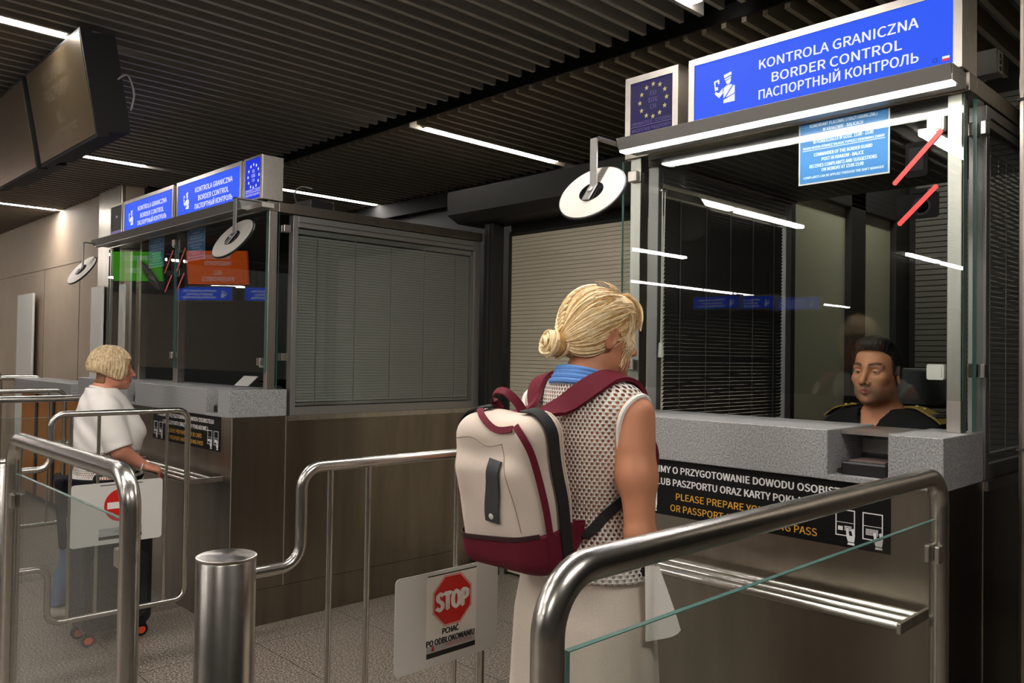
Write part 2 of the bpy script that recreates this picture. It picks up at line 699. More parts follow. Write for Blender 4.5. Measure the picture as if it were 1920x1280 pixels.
def ribbon(name, path, nrm, width, thick, m, parent, off=0.0):
    """A flat strap along a path; nrm is the outward normal at each point."""
    P, G = np.array(path), np.array(nrm)
    W = width if isinstance(width, (list, np.ndarray)) else [width] * len(P)
    mb = MB()
    vs, fs = [], []
    for i in range(len(P)):
        t = P[min(i + 1, len(P) - 1)] - P[max(i - 1, 0)]
        t /= np.linalg.norm(t) + 1e-9
        g = G[i] - t * np.dot(G[i], t)
        g /= np.linalg.norm(g) + 1e-9
        s = np.cross(t, g) * W[i] / 2
        a, b = P[i] + g * off, P[i] + g * (off + thick)
        vs += [a - s, a + s, b + s * 0.96, b - s * 0.96]
    for i in range(len(P) - 1):
        for k in range(4):
            fs.append((i * 4 + k, i * 4 + (k + 1) % 4, i * 4 + 4 + (k + 1) % 4, i * 4 + 4 + k))
    fs += [(3, 2, 1, 0), tuple(len(P) * 4 - 4 + k for k in range(4))]
    mb.add(vs, fs)
    o = mb.build(name, m, parent, local=True, smooth=True)
    return o

# ================================================================== the setting
def struct(name, mb, m, parent=None, **kw):
    o = mb.build(name, m, parent, **kw)
    if parent is None:
        o['kind'] = 'structure'
    return o


struct('floor', MB().box(-22, 3, -20, 6.2, -0.2, 0.0), M['floor'])
ceil = struct('ceiling', MB().box(-22, 3, -20, 6.2, 3.32, 3.45), M['soffit'])
PITCHX, SX0 = 0.1025, -3.219 - 0.1025 * 183
s_front, s_back, runs = MB(), MB(), MB()
for i in range(245):
    x = SX0 + PITCHX * i
    if x > 2.9:
        break
    s_front.box(x - 0.0115, x + 0.0115, -19.8, 3.06, 3.0, 3.09)
    if x > -8.2:
        s_back.box(x - 0.012, x + 0.012, 3.24, 4.82, 3.0, 3.09)
for y in (-6, -2.6, 0.8, 3.03, 3.3, 4.7):
    runs.box(-21.9, 2.9, y - 0.02, y + 0.02, 3.088, 3.12)
runs.box(-8.2, 2.9, 3.222, 3.236, 3.022, 3.095)  # black strip added to hide the brightly lit slat ends
struct('slats', s_front, M['slat'], ceil)
struct('perforated_slats', s_back, M['mesh'], ceil)
struct('rails_and_dark_strip', runs, M['black'], ceil)
struct('wall_back', MB().box(-7.76, -2.12, 4.85, 5.0, 0, 3.32), M['darkwall'])
struct('wall_left', MB().box(-22, -7.78, 2.64, 2.8, 0, 3.32), M['wallplaster'])
struct('wall_side', MB().box(-7.78, -7.7, 2.8, 5.0, 0, 3.32), M['soffit'])
struct('wall_front', MB().box(-22, 3, -20.2, -20, 0, 3.32), M['darkwall'])
struct('wall_right', MB().box(3, 3.2, -20, 6.2, 0, 3.32), M['darkwall'])
struct('wall_end', MB().box(-22.2, -22, -20, 2.8, 0, 3.32), M['wallplaster'])
struct('trim_1', MB().box(-7.7, -2.05, 4.76, 4.85, 2.86, 3.02), M['soffit'])
jn = MB()
for x in (-9.05, -10.3, -12.4, -14.6):
    jn.box(x - 0.004, x + 0.004, 2.636, 2.64, 0, 2.4)
jn.box(-22, -8.4, 2.636, 2.64, 2.4, 2.406)
struct('panel_joints', jn, mat('wall_joint', srgb(112, 98, 84), 0.8), bpy.data.objects['wall_left'])

# glazed partition deep behind the nearest booth
pt = MB()
PX = -2.1
pt.box(PX - 0.06, PX + 0.02, 3.98, 4.12, 0, 3.32).box(PX - 0.06, PX + 0.02, 4.82, 5.02, 0, 3.32).box(PX - 0.06, PX + 0.02, 5.5, 5.72, 0, 3.32)
pt.box(PX - 0.06, PX + 0.02, 4.12, 5.5, 2.42, 3.32).box(PX - 0.06, PX + 0.02, 4.12, 5.5, 0, 0.2)
part_wall = struct('wall_partition', pt, M['dark'])
struct('glazing', MB().box(PX - 0.05, PX - 0.02, 4.12, 4.82, 0.2, 2.42).box(PX - 0.05, PX - 0.02, 5.02, 5.5, 0.2, 2.42), M['frost'], part_wall)
bw = MB()
for k in range(86):
    bw.box(-2.04, 0.9, 5.72, 5.735, 0.1 + k * 0.036, 0.1 + k * 0.036 + 0.03)
wb2 = struct('wall_corridor', MB().box(-2.16, 2.9, 5.735, 5.85, 0, 3.32), M['groove'])
struct('cladding_strips', bw, mat('grey_strip', srgb(120, 116, 108), 0.55), wb2)


def column(name, x0, x1, y0, y1, label, z1=3.32, seams=()):
    t = thing(name, label, 'column', ((x0 + x1) / 2, (y0 + y1) / 2, 0))
    MB().box(x0, x1, y0, y1, 0, z1).build('cladding', M['column'], t, bevel=0.012)
    for z in seams:
        MB().box(x0 - 0.002, x1 + 0.002, y0 - 0.002, y1 + 0.002, z - 0.004, z + 0.004).build('seam', M['dark'], t)
    return t


column('steel_column', -8.39, -7.79, 2.6, 3.3, 'brushed steel clad column beyond the far booth, rising to the slatted ceiling')
column('steel_column', -0.66, -0.12, 2.62, 3.2, 'tall brushed steel column at the right edge beside the nearest booth', seams=(2.245, 1.26))
cl = thing('dark_post', 'dark grey post between the far booth window and the cream roller shutter', 'post', (-4.14, 3.85, 0))
MB().box(-4.19, -4.1, 3.79, 3.89, 0, 2.41).build('shaft', M['darkwall'], cl)
MB().box(-4.15, -4.13, 3.78, 3.79, 0, 2.4).build('guide_rail', M['dark'], cl)
for x0, x1, z1, w in ((-11.1, -10.45, 2.14, 'white board leaning on the beige wall at far left'),
                      (-8.43, -8.13, 2.1, 'narrow white board on the column left of the far booth glass'),
                      (-7.88, -7.56, 2.09, 'narrow white board seen through the far booth glass')):
    t = thing('white_board', w, 'board', ((x0 + x1) / 2, 2.58, 0))
    MB().box(x0, x1, 2.56, 2.585, 0.05, z1).build('panel', M['plate'], t, bevel=0.004)
    for xb in (x0 + 0.03, x1 - 0.06):
        MB().box(xb, xb + 0.03, 2.585, 2.597, 0.0, z1 - 0.1).build('batten', M['dark'], t)

# ------------------------------------------------------------------ ceiling lights
ROWS = {k: SX0 + PITCHX * (round((k - SX0) / PITCHX - 0.5) + 0.5) for k in (-4.26, -6.83, -9.75, -1.97, 0.6, -13.4, -17.6)}


def ceiling_light(row, y0, y1, label, group=None, drop=0.0):
    x = ROWS[row]
    t = thing('ceiling_light', label, 'ceiling light', (x, (y0 + y1) / 2, 3.0), group=group)
    MB().box(x - 0.038, x + 0.038, y0 - 0.01, y1 + 0.01, 3.012, 3.075).build('housing', M['alu'], t)
    MB().box(x - 0.036, x + 0.036, y0, y1, 3.0 - drop, 3.013).build('diffuser', M['tubelight'], t)
    for k in range(1, 4):
        y = y0 + (y1 - y0) * k / 4
        MB().box(x - 0.037, x + 0.037, y - 0.004, y + 0.004, 2.998 - drop, 3.014).build('retaining_clip', M['alu'], t)
    return t


for row, y0, y1, lab in (
        (-4.26, 3.36, 4.60, 'long fluorescent strip glowing in the ceiling above the cream shutter'),
        (-6.83, 3.60, 4.72, 'fluorescent strip seen just right of the far booth signs'),
        (-6.83, 1.30, 2.46, 'fluorescent strip in the ceiling just right of the hanging screens'),
        (-4.26, 0.00, 1.16, 'fluorescent strip at the top left corner, above the hanging screens'),
        (-9.75, 1.40, 2.58, 'fluorescent strip ending near the beige wall at far left'),
        (-1.97, 1.75, 2.93, 'fluorescent strip at the top edge, above the nearest booth sign')):
    ceiling_light(row, y0, y1, lab)
G = 'ceiling lights over the hall'
for row, y0, y1 in ((-4.26, -1.98, -0.85), (-4.26, -3.45, -2.1), (-4.26, -7.75, -6.6), (-4.26, -9.7, -7.95), (-6.83, -4.99, -3.8),
                    (-9.75, -8.9, -7.5), (-9.75, -11.0, -9.0), (-9.75, -13.0, -11.1), (-9.75, -15.0, -13.1), (-9.75, -17.2, -15.1),
                    (-1.97, 0.3, 1.5), (-1.97, -1.6, -0.4), (-1.97, -4.6, -3.4), (0.6, 0.4, 1.6), (0.6, -2.6, -1.4), (-13.4, -0.1, 1.1), (-13.4, -1.4, -0.2), (-17.6, -1.9, -0.7), (-17.6, -4.6, -3.4)):  # rightmost rows here are unseen strips added as fill light
    ceiling_light(row, y0, y1, 'fluorescent ceiling strip over the hall, one of the reflected and the added fill strips', G, 0.03)

t = thing('ceiling_light', 'unseen lamp added over the corridor to brighten the panels behind the officer', 'ceiling light', (-1.75, 4.8, 3.0))  # unseen lamp added to lift the pale panels behind the officer
MB().box(-1.79, -1.71, 4.3, 5.3, 3.012, 3.075).build('housing', M['alu'], t)
MB().box(-1.785, -1.715, 4.31, 5.29, 2.98, 3.0).build('diffuser', M['corridor_fill'], t)

# ------------------------------------------------------------------ hanging screens at upper left
MON = [(-4.881, -3.984), (-5.83, -4.955)]


def screen(x0, x1, label, mfront, yt=1.135, yb=1.222, zt=2.95, zb=2.472, text=None, name='hanging_screen', rz=0.0, mtext=None, cx=None):
    """Screen leaning out over the queue; built facing -Y then turned."""
    cx = (x0 + x1) / 2
    t = thing(name, label, 'screen', (cx, yt, zt))
    a = np.array([0, yt - yb, zt - zb])
    fr = Frame((x0, yb, zb), (1, 0, 0), a)
    w, h = x1 - x0, float(np.linalg.norm(a))
    MB().fbox(fr, 0, w, 0, h, -0.05, 0).build('bezel', M['matblack'], t)
    MB().fbox(fr, 0.014, w - 0.014, 0.016, h - 0.014, 0.0, 0.002).build('display', mfront, t)
    MB().fbox(fr, 0.03, w - 0.0, 0.02, h - 0.02, -0.15, -0.05).build('rear_housing', M['matblack'], t)
    MB().box(cx - 0.03, cx + 0.03, yt + 0.06, yt + 0.12, zt - 0.05, 3.1).build('hanger', M['black'], t)
    if text:
        mb = MB()
        for s, b, wd, c in text:
            text_into(mb, fr, s, w * c, h * b, wd * w, 0.062, 0.0026)
        mb.build('lettering', mtext or M['ghost'], t)
    if rz:
        t.rotation_euler = (0, 0, rz)
    return t


TX = [('WSZYSTKIE', .74, .42, .5), ('PASZPORTY', .56, .42, .5), ('ALL', .31, .14, .5), ('PASSPORTS', .12, .5, .5)]
s1 = screen(*MON[0], 'hanging screen with washed-out face, the larger and nearer at upper left', M['screen'], text=TX)
cbl = MB().tube(smooth_path([(-3.99, 1.3, 2.75), (-3.97, 1.34, 2.78), (-3.965, 1.37, 2.7), (-3.975, 1.36, 2.62)], 18), 0.005, 6)
cbl.build('cable', M['frame'], s1)
screen(*MON[1], 'hanging screen with washed-out face, cut by the left photo edge', M['screen'], text=TX)
o = screen(-11.47, -10.57, 'hanging screen lit orange, seen only reflected in the far booth glass', M['orange_lit'], yt=-0.6, yb=-0.51, zt=2.92, zb=2.43, text=TX, mtext=M['white_lit'])
o.rotation_euler = (0, 0, math.radians(180 - 42))
o = screen(-12.42, -11.66, 'hanging screen lit green, seen only reflected in the far booth glass', M['green_lit'], yt=0.12, yb=0.21, zt=2.92, zb=2.48,
           text=[('OBYWATELE UE', .7, .5, .5), ('EU CITIZENS', .3, .45, .5)], mtext=M['white_lit'])
o.rotation_euler = (0, 0, math.radians(180 - 42))

# ------------------------------------------------------------------ roller shutter
t = thing('roller_shutter', 'closed cream slatted roller shutter between the two booths', 'shutter', (-3.1, 3.95, 0))
sl = MB()
for k in range(90):
    z = 0.02 + k * 0.026
    if z > 2.33:
        break
    sl.box(-4.09, -2.12, 3.945, 3.96, z, z + 0.0235)
sl.build('slat_curtain', M['shutter'], t)
MB().box(-4.09, -2.12, 3.96, 3.97, 0, 2.36).build('backing', M['groove'], t)
MB().box(-4.092, -4.075, 3.93, 3.98, 0, 2.36).build('side_guide', M['dark'], t)
MB().box(-2.13, -2.1, 3.93, 3.98, 0, 2.36).build('side_guide', M['dark'], t)
fr = Frame((-4.39, 3.62, 0), (0, 1, 0), (0, 0, 1))
MB().prism(fr, [(0, 2.63), (0, 2.47), (0.1, 2.42), (0.38, 2.42), (0.38, 2.63)], 0.0, 2.24).build('roller_box', M['darkwall'], t)
MB().box(-4.09, -2.12, 3.95, 4.0, 2.36, 2.44).build('dark_gap_filler', M['soffit'], t)  # darkness of the gap under the roller box, put in as a black piece
sd = MB()
for z in (1.45, 1.75, 2.05, 2.3):
    sd.box(-2.99, -2.985, 3.9435, 3.946, z - 0.06, z + 0.06)
sd.build('joint_mark', M['groove'], t)
ct = thing('wooden_counter', 'orange wooden counter with a grey stone top at far left by the beige wall', 'counter', (-8.8, 2.4, 0))
MB().box(-9.7, -7.95, 2.3, 2.55, 0.06, 1.07).build('front_panel', M['wood'], ct)
MB().box(-9.75, -7.85, 2.24, 2.55, 1.07, 1.2).build('stone_top', M['granite'], ct, bevel=0.004)
MB().box(-9.65, -8.0, 2.34, 2.53, 0, 0.06).build('plinth', M['dark'], ct)
for x in (-9.12, -8.55):
    MB().box(x - 0.03, x + 0.03, 2.285, 2.3, 0.06, 1.07).build('upright', M['dark'], ct)

# ================================================================== passport booths
def blind_mesh(name, x, y0, y1, z0, z1, parent, pitch=0.0165, tilt=0.7, side=1, m='blind'):
    mb = MB()
    n = int((z1 - z0) / pitch)
    for k in range(n):
        z = z0 + (k + 0.5) * pitch
        dx, dz = 0.0085 * math.sin(tilt), 0.0085 * math.cos(tilt)
        vs = [(x - side * dx, y0, z + dz), (x + side * dx, y0, z - dz), (x + side * dx, y1, z - dz), (x - side * dx, y1, z + dz)]
        k0 = len(mb.v)
        mb.add(vs + [(a + 0.0006, b, c + 0.0006) for a, b, c in vs], [(0, 1, 2, 3), (7, 6, 5, 4), (0, 4, 5, 1), (1, 5, 6, 2), (2, 6, 7, 3), (3, 7, 4, 0)])
    return mb.build(name, M[m], parent)


def venetian(label, x, y0, y1, z0, z1, nl=5, pull=None, tilt=0.7, side=1, m='blind'):
    t = thing('venetian_blind', label, 'blind', (x, (y0 + y1) / 2, z1))
    blind_mesh('slats', x, y0, y1, z0 + 0.02, z1 - 0.03, t, tilt=tilt, side=side, m=m)
    MB().box(x - 0.014, x + 0.014, y0, y1, z1 - 0.03, z1).build('headrail', M['frame'], t)
    MB().box(x - 0.01, x + 0.01, y0, y1, z0, z0 + 0.016).build('bottom_rail', M['frame'], t)
    for k in range(nl):
        y = y0 + (y1 - y0) * (k + 0.5) / nl
        for dx in (-0.0115, 0.0115):
            MB().box(x + dx - 0.001, x + dx + 0.001, y - 0.002, y + 0.002, z0, z1 - 0.03).build('ladder_cord', M['frame'], t)
    if pull:
        px, py, pz = pull
        for dy in (0, 0.018):
            MB().tube([(px, py + dy, z1 - 0.02), (px, py + dy * .2, pz)], 0.0025, 6).build('pull_cord', M['white'], t)
        MB().lathe((px, py, pz - 0.055), (0, 0, 1), [(0.012, 0), (0.013, 0.01), (0.009, 0.055), (0.006, 0.06)], 10).build('cord_tassel', M['white'], t)
    return t


def clamp(mb, x, y, z, along=(1, 0, 0)):
    """Two small steel blocks gripping a glass pane."""
    fr = Frame((x, y, z), along, (0, 0, 1))
    mb.fbox(fr, -0.021, 0.021, -0.021, 0.021, 0.002, 0.018)
    mb.fbox(fr, -0.021, 0.021, -0.021, 0.021, -0.03, -0.01)


def booth(label, x0, x1, yc, yb, slots, posts, seams, panes, clamps, closed_back=False):
    t = thing('border_control_booth', label, 'booth', ((x0 + x1) / 2, yc + 0.1, 0))
    yg, fz = yc + 0.20, 1.147
    # clad base
    yf = yc + 0.018
    MB().box(x0, x1, yf, yf + 0.06, 0.2, fz).build('front_panel', M['panel'], t)
    MB().box(x1 - 0.06, x1, yf + 0.06, yb, 0.2, fz).build('side_panel', M['panel'], t)
    MB().box(x0, x0 + 0.06, yf + 0.06, yb, 0.2, fz).build('side_panel', M['panel'], t)
    MB().box(x0 + 0.006, x1 - 0.006, yf + 0.006, yb - 0.002, 0.0, 0.196).build('plinth', M['panel'], t)
    MB().box(x0 + 0.06, x1 - 0.06, yf + 0.07, yb, 0.196, 0.2).build('raised_floor', M['dark'], t)
    sm = MB()
    sm.box(x1 - 0.001, x1 + 0.0015, yf - 0.001, yf + 0.004, 0.0, fz)
    for y in seams:
        sm.box(x1, x1 + 0.0015, y - 0.003, y + 0.003, 0.2, fz)
    sm.build('edge_trim', M['alu'], t)
    # granite counter with the document slots
    segs, a = [], x0
    for s0, s1 in sorted(slots):
        segs.append((a, s0))
        a = s1
    segs.append((a, x1))
    for a, b in segs:
        MB().box(a, b, yc, yc + 0.34, fz, 1.295).build('granite_counter', M['granite'], t, bevel=0.003)
    for s0, s1 in slots:
        MB().box(s0, s1, yc, yc + 0.34, fz, 1.162).build('slot_ledge', M['granite'], t)
        MB().box(s0, s1, yc + 0.09, yc + 0.34, 1.279, 1.29).build('slot_cover', M['steel'], t)
        MB().box(s0, s1, yc + 0.25, yc + 0.26, 1.162, 1.255).build('slot_back', M['plate'], t)
        MB().box(s1 - 0.05, s1 - 0.002, yc + 0.2, yc + 0.25, 1.215, 1.25).build('card_holder', mat('brown_plastic', srgb(120, 98, 84), 0.5), t, bevel=0.004)
    # posts
    for px, w in posts:
        MB().box(px - w / 2, px + w / 2, yg + 0.014, yg + 0.064, 1.295, 2.29).build('post', M['steel'], t, bevel=0.002)
    # glass panes, front
    for a, b in panes:
        g = MB().box(a, b, yg, yg + 0.01, 1.39, 2.284).build('glass_pane', M['glass'], t)
        MB().box(a - 0.0008, a + 0.0006, yg, yg + 0.01, 1.39, 2.284).box(b - 0.0006, b + 0.0008, yg, yg + 0.01, 1.39, 2.284).build('pane_edge', M['glassedge'], g)
    g = MB().box(x1 - 0.012, x1 - 0.002, yg + 0.075, yc + 0.338, 1.297, 2.284).build('glass_pane', M['glass'], t)
    MB().box(x1 - 0.012, x1 - 0.002, yg + 0.0742, yg + 0.0756, 1.297, 2.284).build('pane_edge', M['glassedge'], g)
    for cx, cz in clamps:
        mb = MB()
        clamp(mb, cx, yg, cz)
        mb.build('glass_clamp', M['steel'], t, bevel=0.003)
    for cz in (2.2, 1.478):
        mb = MB()
        clamp(mb, x1 - 0.002, yc + 0.315, cz, (0, 1, 0))
        mb.build('glass_clamp', M['steel'], t, bevel=0.003)
    # side windows above the base
    for sx, sgn in ((x1, 1), (x0, -1)):
        y0 = yc + 0.36
        xa, xb = (sx - 0.05, sx) if sgn > 0 else (sx, sx + 0.05)
        MB().box(xa, xb + (0.012 if sgn > 0 else 0), y0 - 0.015, yb, 1.118, 1.147).build('side_ledge', M['steel'], t)
        fm = MB()
        fm.box(xa, xb, y0, y0 + 0.032, fz, 2.284).box(xa, xb, yb - 0.075, yb - 0.02, fz, 2.284)
        fm.box(xa, xb, y0 + 0.032, yb - 0.075, fz, 1.194).box(xa, xb, y0 + 0.032, yb - 0.075, 2.219, 2.284)
        fm.build('window_frame', M['frame'], t, bevel=0.002)
        xo = xb + 0.001 if sgn > 0 else xa - 0.004
        MB().box(xo, xo + 0.003, y0 + 0.036, yb - 0.08, 2.246, 2.249).build('frame_groove', M['dark'], t)
        xm = sx - sgn * 0.014
        MB().box(xm - 0.003, xm + 0.003, y0 + 0.034, yb - 0.077, 1.196, 2.217).build('side_glass', M['glass'], t)
    # beams, and an unseen roof lid added to keep the interior dark
    bm_ = MB()
    bm_.box(x0, x1, yg + 0.0, yg + 0.07, 2.29, 2.345).box(x1 - 0.07, x1, yg + 0.07, yb, 2.29, 2.345).box(x0, x0 + 0.07, yg + 0.07, yb, 2.29, 2.345)
    bm_.build('beam', M['column'], t, bevel=0.002)
    MB().box(x0 + 0.072, x1 - 0.072, yg + 0.072, yb, 2.30, 2.335).build('shade_lid', M['dark'], t)
    MB().box(x0 + 0.05, x1 - 0.05, yb - 0.04, yb, 0.2, 2.29).build('rear_wall', M['soffit'], t) if closed_back else None
    MB().box(x0 + 0.065, x1 - 0.065, yc + 0.345, yc + 0.5, 0.9, 0.93).build('inner_desk', M['dark'], t)
    return t


RX0, RX1, RY = -2.03, -0.775, 2.385
LX0, LX1, LY = -6.75, -4.196, 1.973
rb = booth('grey granite and steel booth at right, where the officer sits behind glass', RX0, RX1, RY, 3.9,
           [(-1.097, -0.922)], [(-0.818, 0.04), (-1.985, 0.05)], (2.724,), [(-2.04, -0.79)],
           [(-1.98, 2.215), (-1.985, 1.475)])
lb = booth('double granite and steel booth at left with two lit signs on top', LX0, LX1, LY, 3.78,
           [(-4.482, -4.335), (-5.72, -5.57)], [(-4.218, 0.036), (-5.46, 0.07), (-6.12, 0.03), (-6.72, 0.04)], (2.31,),
           [(-6.75, -5.47), (-5.45, -4.205)], [(-5.46, 1.475), (-5.46, 2.22), (-4.24, 1.45)], closed_back=True)
venetian('half-closed grey blind in the side window of the far double booth', LX1 - 0.036, LY + 0.4, 3.69, 1.2, 2.214, nl=5, tilt=0.35)
venetian('grey blind in the side window at the right end of the nearest booth', RX1 - 0.036, RY + 0.4, 3.81, 1.2, 2.214, nl=6, tilt=0.55)
venetian('dark open blind with a white pull cord, left inside the nearest booth', RX0 + 0.04, RY + 0.42, 3.8, 1.2, 2.2, nl=5,
         pull=(RX0 + 0.07, RY + 0.36, 1.56), tilt=0.5, side=-1, m='blind_dark')
for nm, x0, x1, yc in (('r', RX0, RX1, RY),):
    hb = thing('cable_duct', 'short grey cable duct on the roof right of the nearest sign', 'duct', (-0.86, 2.87, 2.335))
    MB().box(-1.05, -0.775, 2.84, 2.9, 2.405, 2.485).build('duct_body', M['fascia'], hb, bevel=0.003)
    MB().box(-0.776, -0.772, 2.845, 2.895, 2.41, 2.48).build('end_cap', M['frame'], hb)
    for z in (2.425, 2.445, 2.465):
        MB().lathe((-0.773, 2.87, z), (1, 0, 0), [(0.007, 0), (0.007, 0.003)], 10).build('cable_hole', M['black'], hb)
    MB().box(-0.96, -0.93, 2.85, 2.89, 2.345, 2.406).build('foot', M['dark'], hb)
bx = thing('roof_box', 'flat black device on the far booth roof right of its signs', 'device', (-4.5, 2.6, 2.335))
MB().box(-4.62, -4.3, 2.5, 2.66, 2.345, 2.415).build('case', M['black'], bx, bevel=0.006)
MB().tube(smooth_path([(-4.45, 2.5, 2.39), (-4.42, 2.46, 2.45), (-4.33, 2.45, 2.48), (-4.28, 2.5, 2.47)], 16), 0.005, 6).build('cable', M['frame'], bx)


# ------------------------------------------------------------------ lit signs
def star(cx, cz, r):
    return [(cx + (r if k % 2 == 0 else r * 0.4) * math.sin(math.pi * k / 5), cz + (r if k % 2 == 0 else r * 0.4) * math.cos(math.pi * k / 5)) for k in range(10)]


ICON = [  # border officer holding up a passport; x right, y down
    [(70, 20), (124, 8), (127, 26), (75, 40)],
    [(76, 46), (124, 34), (122, 44), (80, 54)],
    [(84, 58), (122, 48), (121, 66), (110, 80), (92, 78)],
    [(70, 98), (96, 84), (120, 84), (134, 90), (74, 158), (70, 158)],
    [(142, 92), (150, 98), (150, 140), (112, 152), (86, 156)],
    [(70, 170), (150, 146), (150, 190), (70, 190)],
    [(62, 96), (66, 128), (38, 152), (6, 122), (12, 108), (36, 122)],
    [(0, 44), (38, 38), (40, 66), (30, 66), (28, 50), (11, 53), (12, 80), (30, 84), (30, 100), (8, 104)]]


def border_sign(x0, yf, z0, label, w=0.925, h=0.245, group=None):
    t = thing('border_control_sign', label, 'sign', (x0 + w / 2, yf + 0.07, z0), group=group)
    fr = Frame((x0, yf, z0))
    MB().fbox(fr, 0, w, 0, h, -0.13, -0.004).build('housing', M['alu'], t, bevel=0.002)
    fm = MB()
    b = 0.024
    fm.fbox(fr, 0, w, h - b, h, -0.004, 0.004).fbox(fr, 0, w, 0, b * 0.7, -0.004, 0.004).fbox(fr, 0, b, b * .7, h - b, -0.004, 0.004).fbox(fr, w - b, w, b * .7, h - b, -0.004, 0.004)
    fm.build('frame', M['alu'], t)
    MB().fbox(fr, b, w - b, b * .7, h - b, -0.004, 0.0).build('lit_panel', M['blue_lit'], t)
    for s, z, wd in (('KONTROLA GRANICZNA', 0.147, 0.519), ('BORDER CONTROL', 0.093, 0.424), ('ПАСПОРТНЫЙ КОНТРОЛЬ', 0.043, 0.520)):
        tx = MB()
        text_into(tx, fr, s, 0.542, z, wd, 0.031, 0.001, bold=0.03)
        tx.build('lettering', M['white_lit'], t)
    ic = MB()
    k = 0.112 / 190
    for poly in ICON:
        ic.prism(fr, [(0.105 + x * k * 0.95, 0.171 - y * k) for x, y in poly], 0.0004, 0.001)
    ic.build('officer_pictogram', M['white_lit'], t)
    return t, fr


def eu_sign(x0, yf, z0, w, label, mode, h=0.245, group=None):
    t = thing('eu_lane_sign', label, 'sign', (x0 + w / 2, yf + 0.06, z0), group=group)
    fr = Frame((x0, yf, z0))
    MB().fbox(fr, 0, w, 0, h, -0.13, -0.004).build('housing', M['alu'], t, bevel=0.002)
    b = 0.025 if mode == 'dim' else 0.012
    fm = MB()
    fm.fbox(fr, 0, w, h - b, h, -0.004, 0.004).fbox(fr, 0, w, 0, b * 0.7, -0.004, 0.004).fbox(fr, 0, b, b * .7, h - b, -0.004, 0.004).fbox(fr, w - b, w, b * .7, h - b, -0.004, 0.004)
    fm.build('frame', M['alu'], t)
    MB().fbox(fr, b, w - b, b * .7, h - b, -0.004, 0.0).build('panel', {'dim': M['blue_dim'], 'lit': M['eu_lit'], 'off': M['eu_off']}[mode], t)
    if mode == 'off':
        mb = MB().fbox(fr, b, w - b, 0.02, 0.05, 0.0002, 0.001)
        mb.build('lit_strip', M['lilac_dim'], t)
        mb = MB()
        text_into(mb, fr, 'CH', w * .5, 0.145, 0.03, 0.016, 0.001)
        mb.build('lettering', M['white_lit'], t)
        return t
    mt = {'dim': M['lilac_dim'], 'lit': M['white_lit']}[mode]
    cx, cz = w * 0.53, 0.137
    R = 0.062 if mode == 'dim' else 0.065
    st = MB()
    for k in range(12):
        a = 2 * math.pi * k / 12
        st.prism(fr, star(cx + R * math.sin(a), cz + R * math.cos(a), 0.0105), 0.0003, 0.001)
    st.build('star_ring', M['star_dim'] if mode == 'dim' else M['white_lit'], t)
    tx = MB()
    for s, z, wd in (('EU', 0.157, 0.026), ('EOG', 0.131, 0.04), ('CH', 0.105, 0.026)):
        text_into(tx, fr, s, cx, z, wd, 0.017, 0.001)
    text_into(tx, fr, 'OBYWATELE - CITIZENS', w / 2, 0.053, w - 2 * b - 0.012, 0.012, 0.001)
    text_into(tx, fr, 'WSZYSTKIE PASZPORTY', w / 2, 0.027, w - 2 * b - 0.012, 0.012, 0.001)
    tx.fbox(fr, b + 0.001, w - b - 0.001, 0.0465, 0.0485, 0.0003, 0.001)
    tx.build('lettering', mt, t)
    return t


YS = RY + 0.16
main_r, fr = border_sign(-1.704, YS, 2.35, 'large blue lit border control sign on the nearest booth, at upper right', w=0.922)
fl = MB().fbox(fr, 0.868, 0.888, 0.035, 0.042, 0.0003, 0.001)
fl.build('flag_white_half', M['white_lit'], main_r)
MB().fbox(fr, 0.868, 0.888, 0.028, 0.035, 0.0003, 0.001).build('flag_red_half', emit('lit_red_print', srgb(230, 60, 90), SIGN), main_r)
pw = MB()
for k in range(14):
    a0, a1 = 0.6 + 5.0 * k / 14, 0.6 + 5.0 * (k + 1) / 14
    pw.prism(fr, [(0.848 + r * math.sin(a), 0.036 + r * math.cos(a)) for r, a in ((0.0055, a0), (0.0055, a1), (0.0068, a1), (0.0068, a0))], 0.0003, 0.001)
pw.fbox(fr, 0.8475, 0.8485, 0.038, 0.045, 0.0003, 0.001)
pw.build('power_mark', M['blue_dim'], main_r)
eu_sign(-1.996, YS, 2.35, 0.246, 'dim purple EU lane sign with gold stars, left of the large sign', 'dim')
YL = LY + 0.16
border_sign(-5.352, YL, 2.35, 'blue lit border control sign on the far booth, the one nearer the EU stars', w=0.922)
border_sign(-6.325, YL, 2.35, 'blue lit border control sign on the far booth, the leftmost one', w=0.922)
eu_sign(-4.40, YL, 2.35, 0.206, 'bright blue EU lane sign with white stars at the right end of the far booth', 'lit')
eu_sign(-6.60, YL, 2.35, 0.25, 'nearly dark lane sign at the left end of the far booth signs', 'off')
for (x, y, rz) in ((-12.7, -1.2, 137), (-11.9, -1.95, 137), (-7.6, -7.1, 180), (-7.15, -7.45, 180), (-6.65, -8.05, 180)):
    s = border_sign(-0.461, -0.07, 0.0, 'blue lit border control sign across the hall, seen only as a reflection', w=0.922, group='signs across the hall')[0]
    MB().box(-0.3, -0.28, -0.01, 0.01, 0.245, 0.7).box(0.28, 0.3, -0.01, 0.01, 0.245, 0.7).build('hanger', M['dark'], s)
    s.location = (x, y, 2.3 if y > -5 else 2.35)
    s.rotation_euler = (0, 0, math.radians(rz))


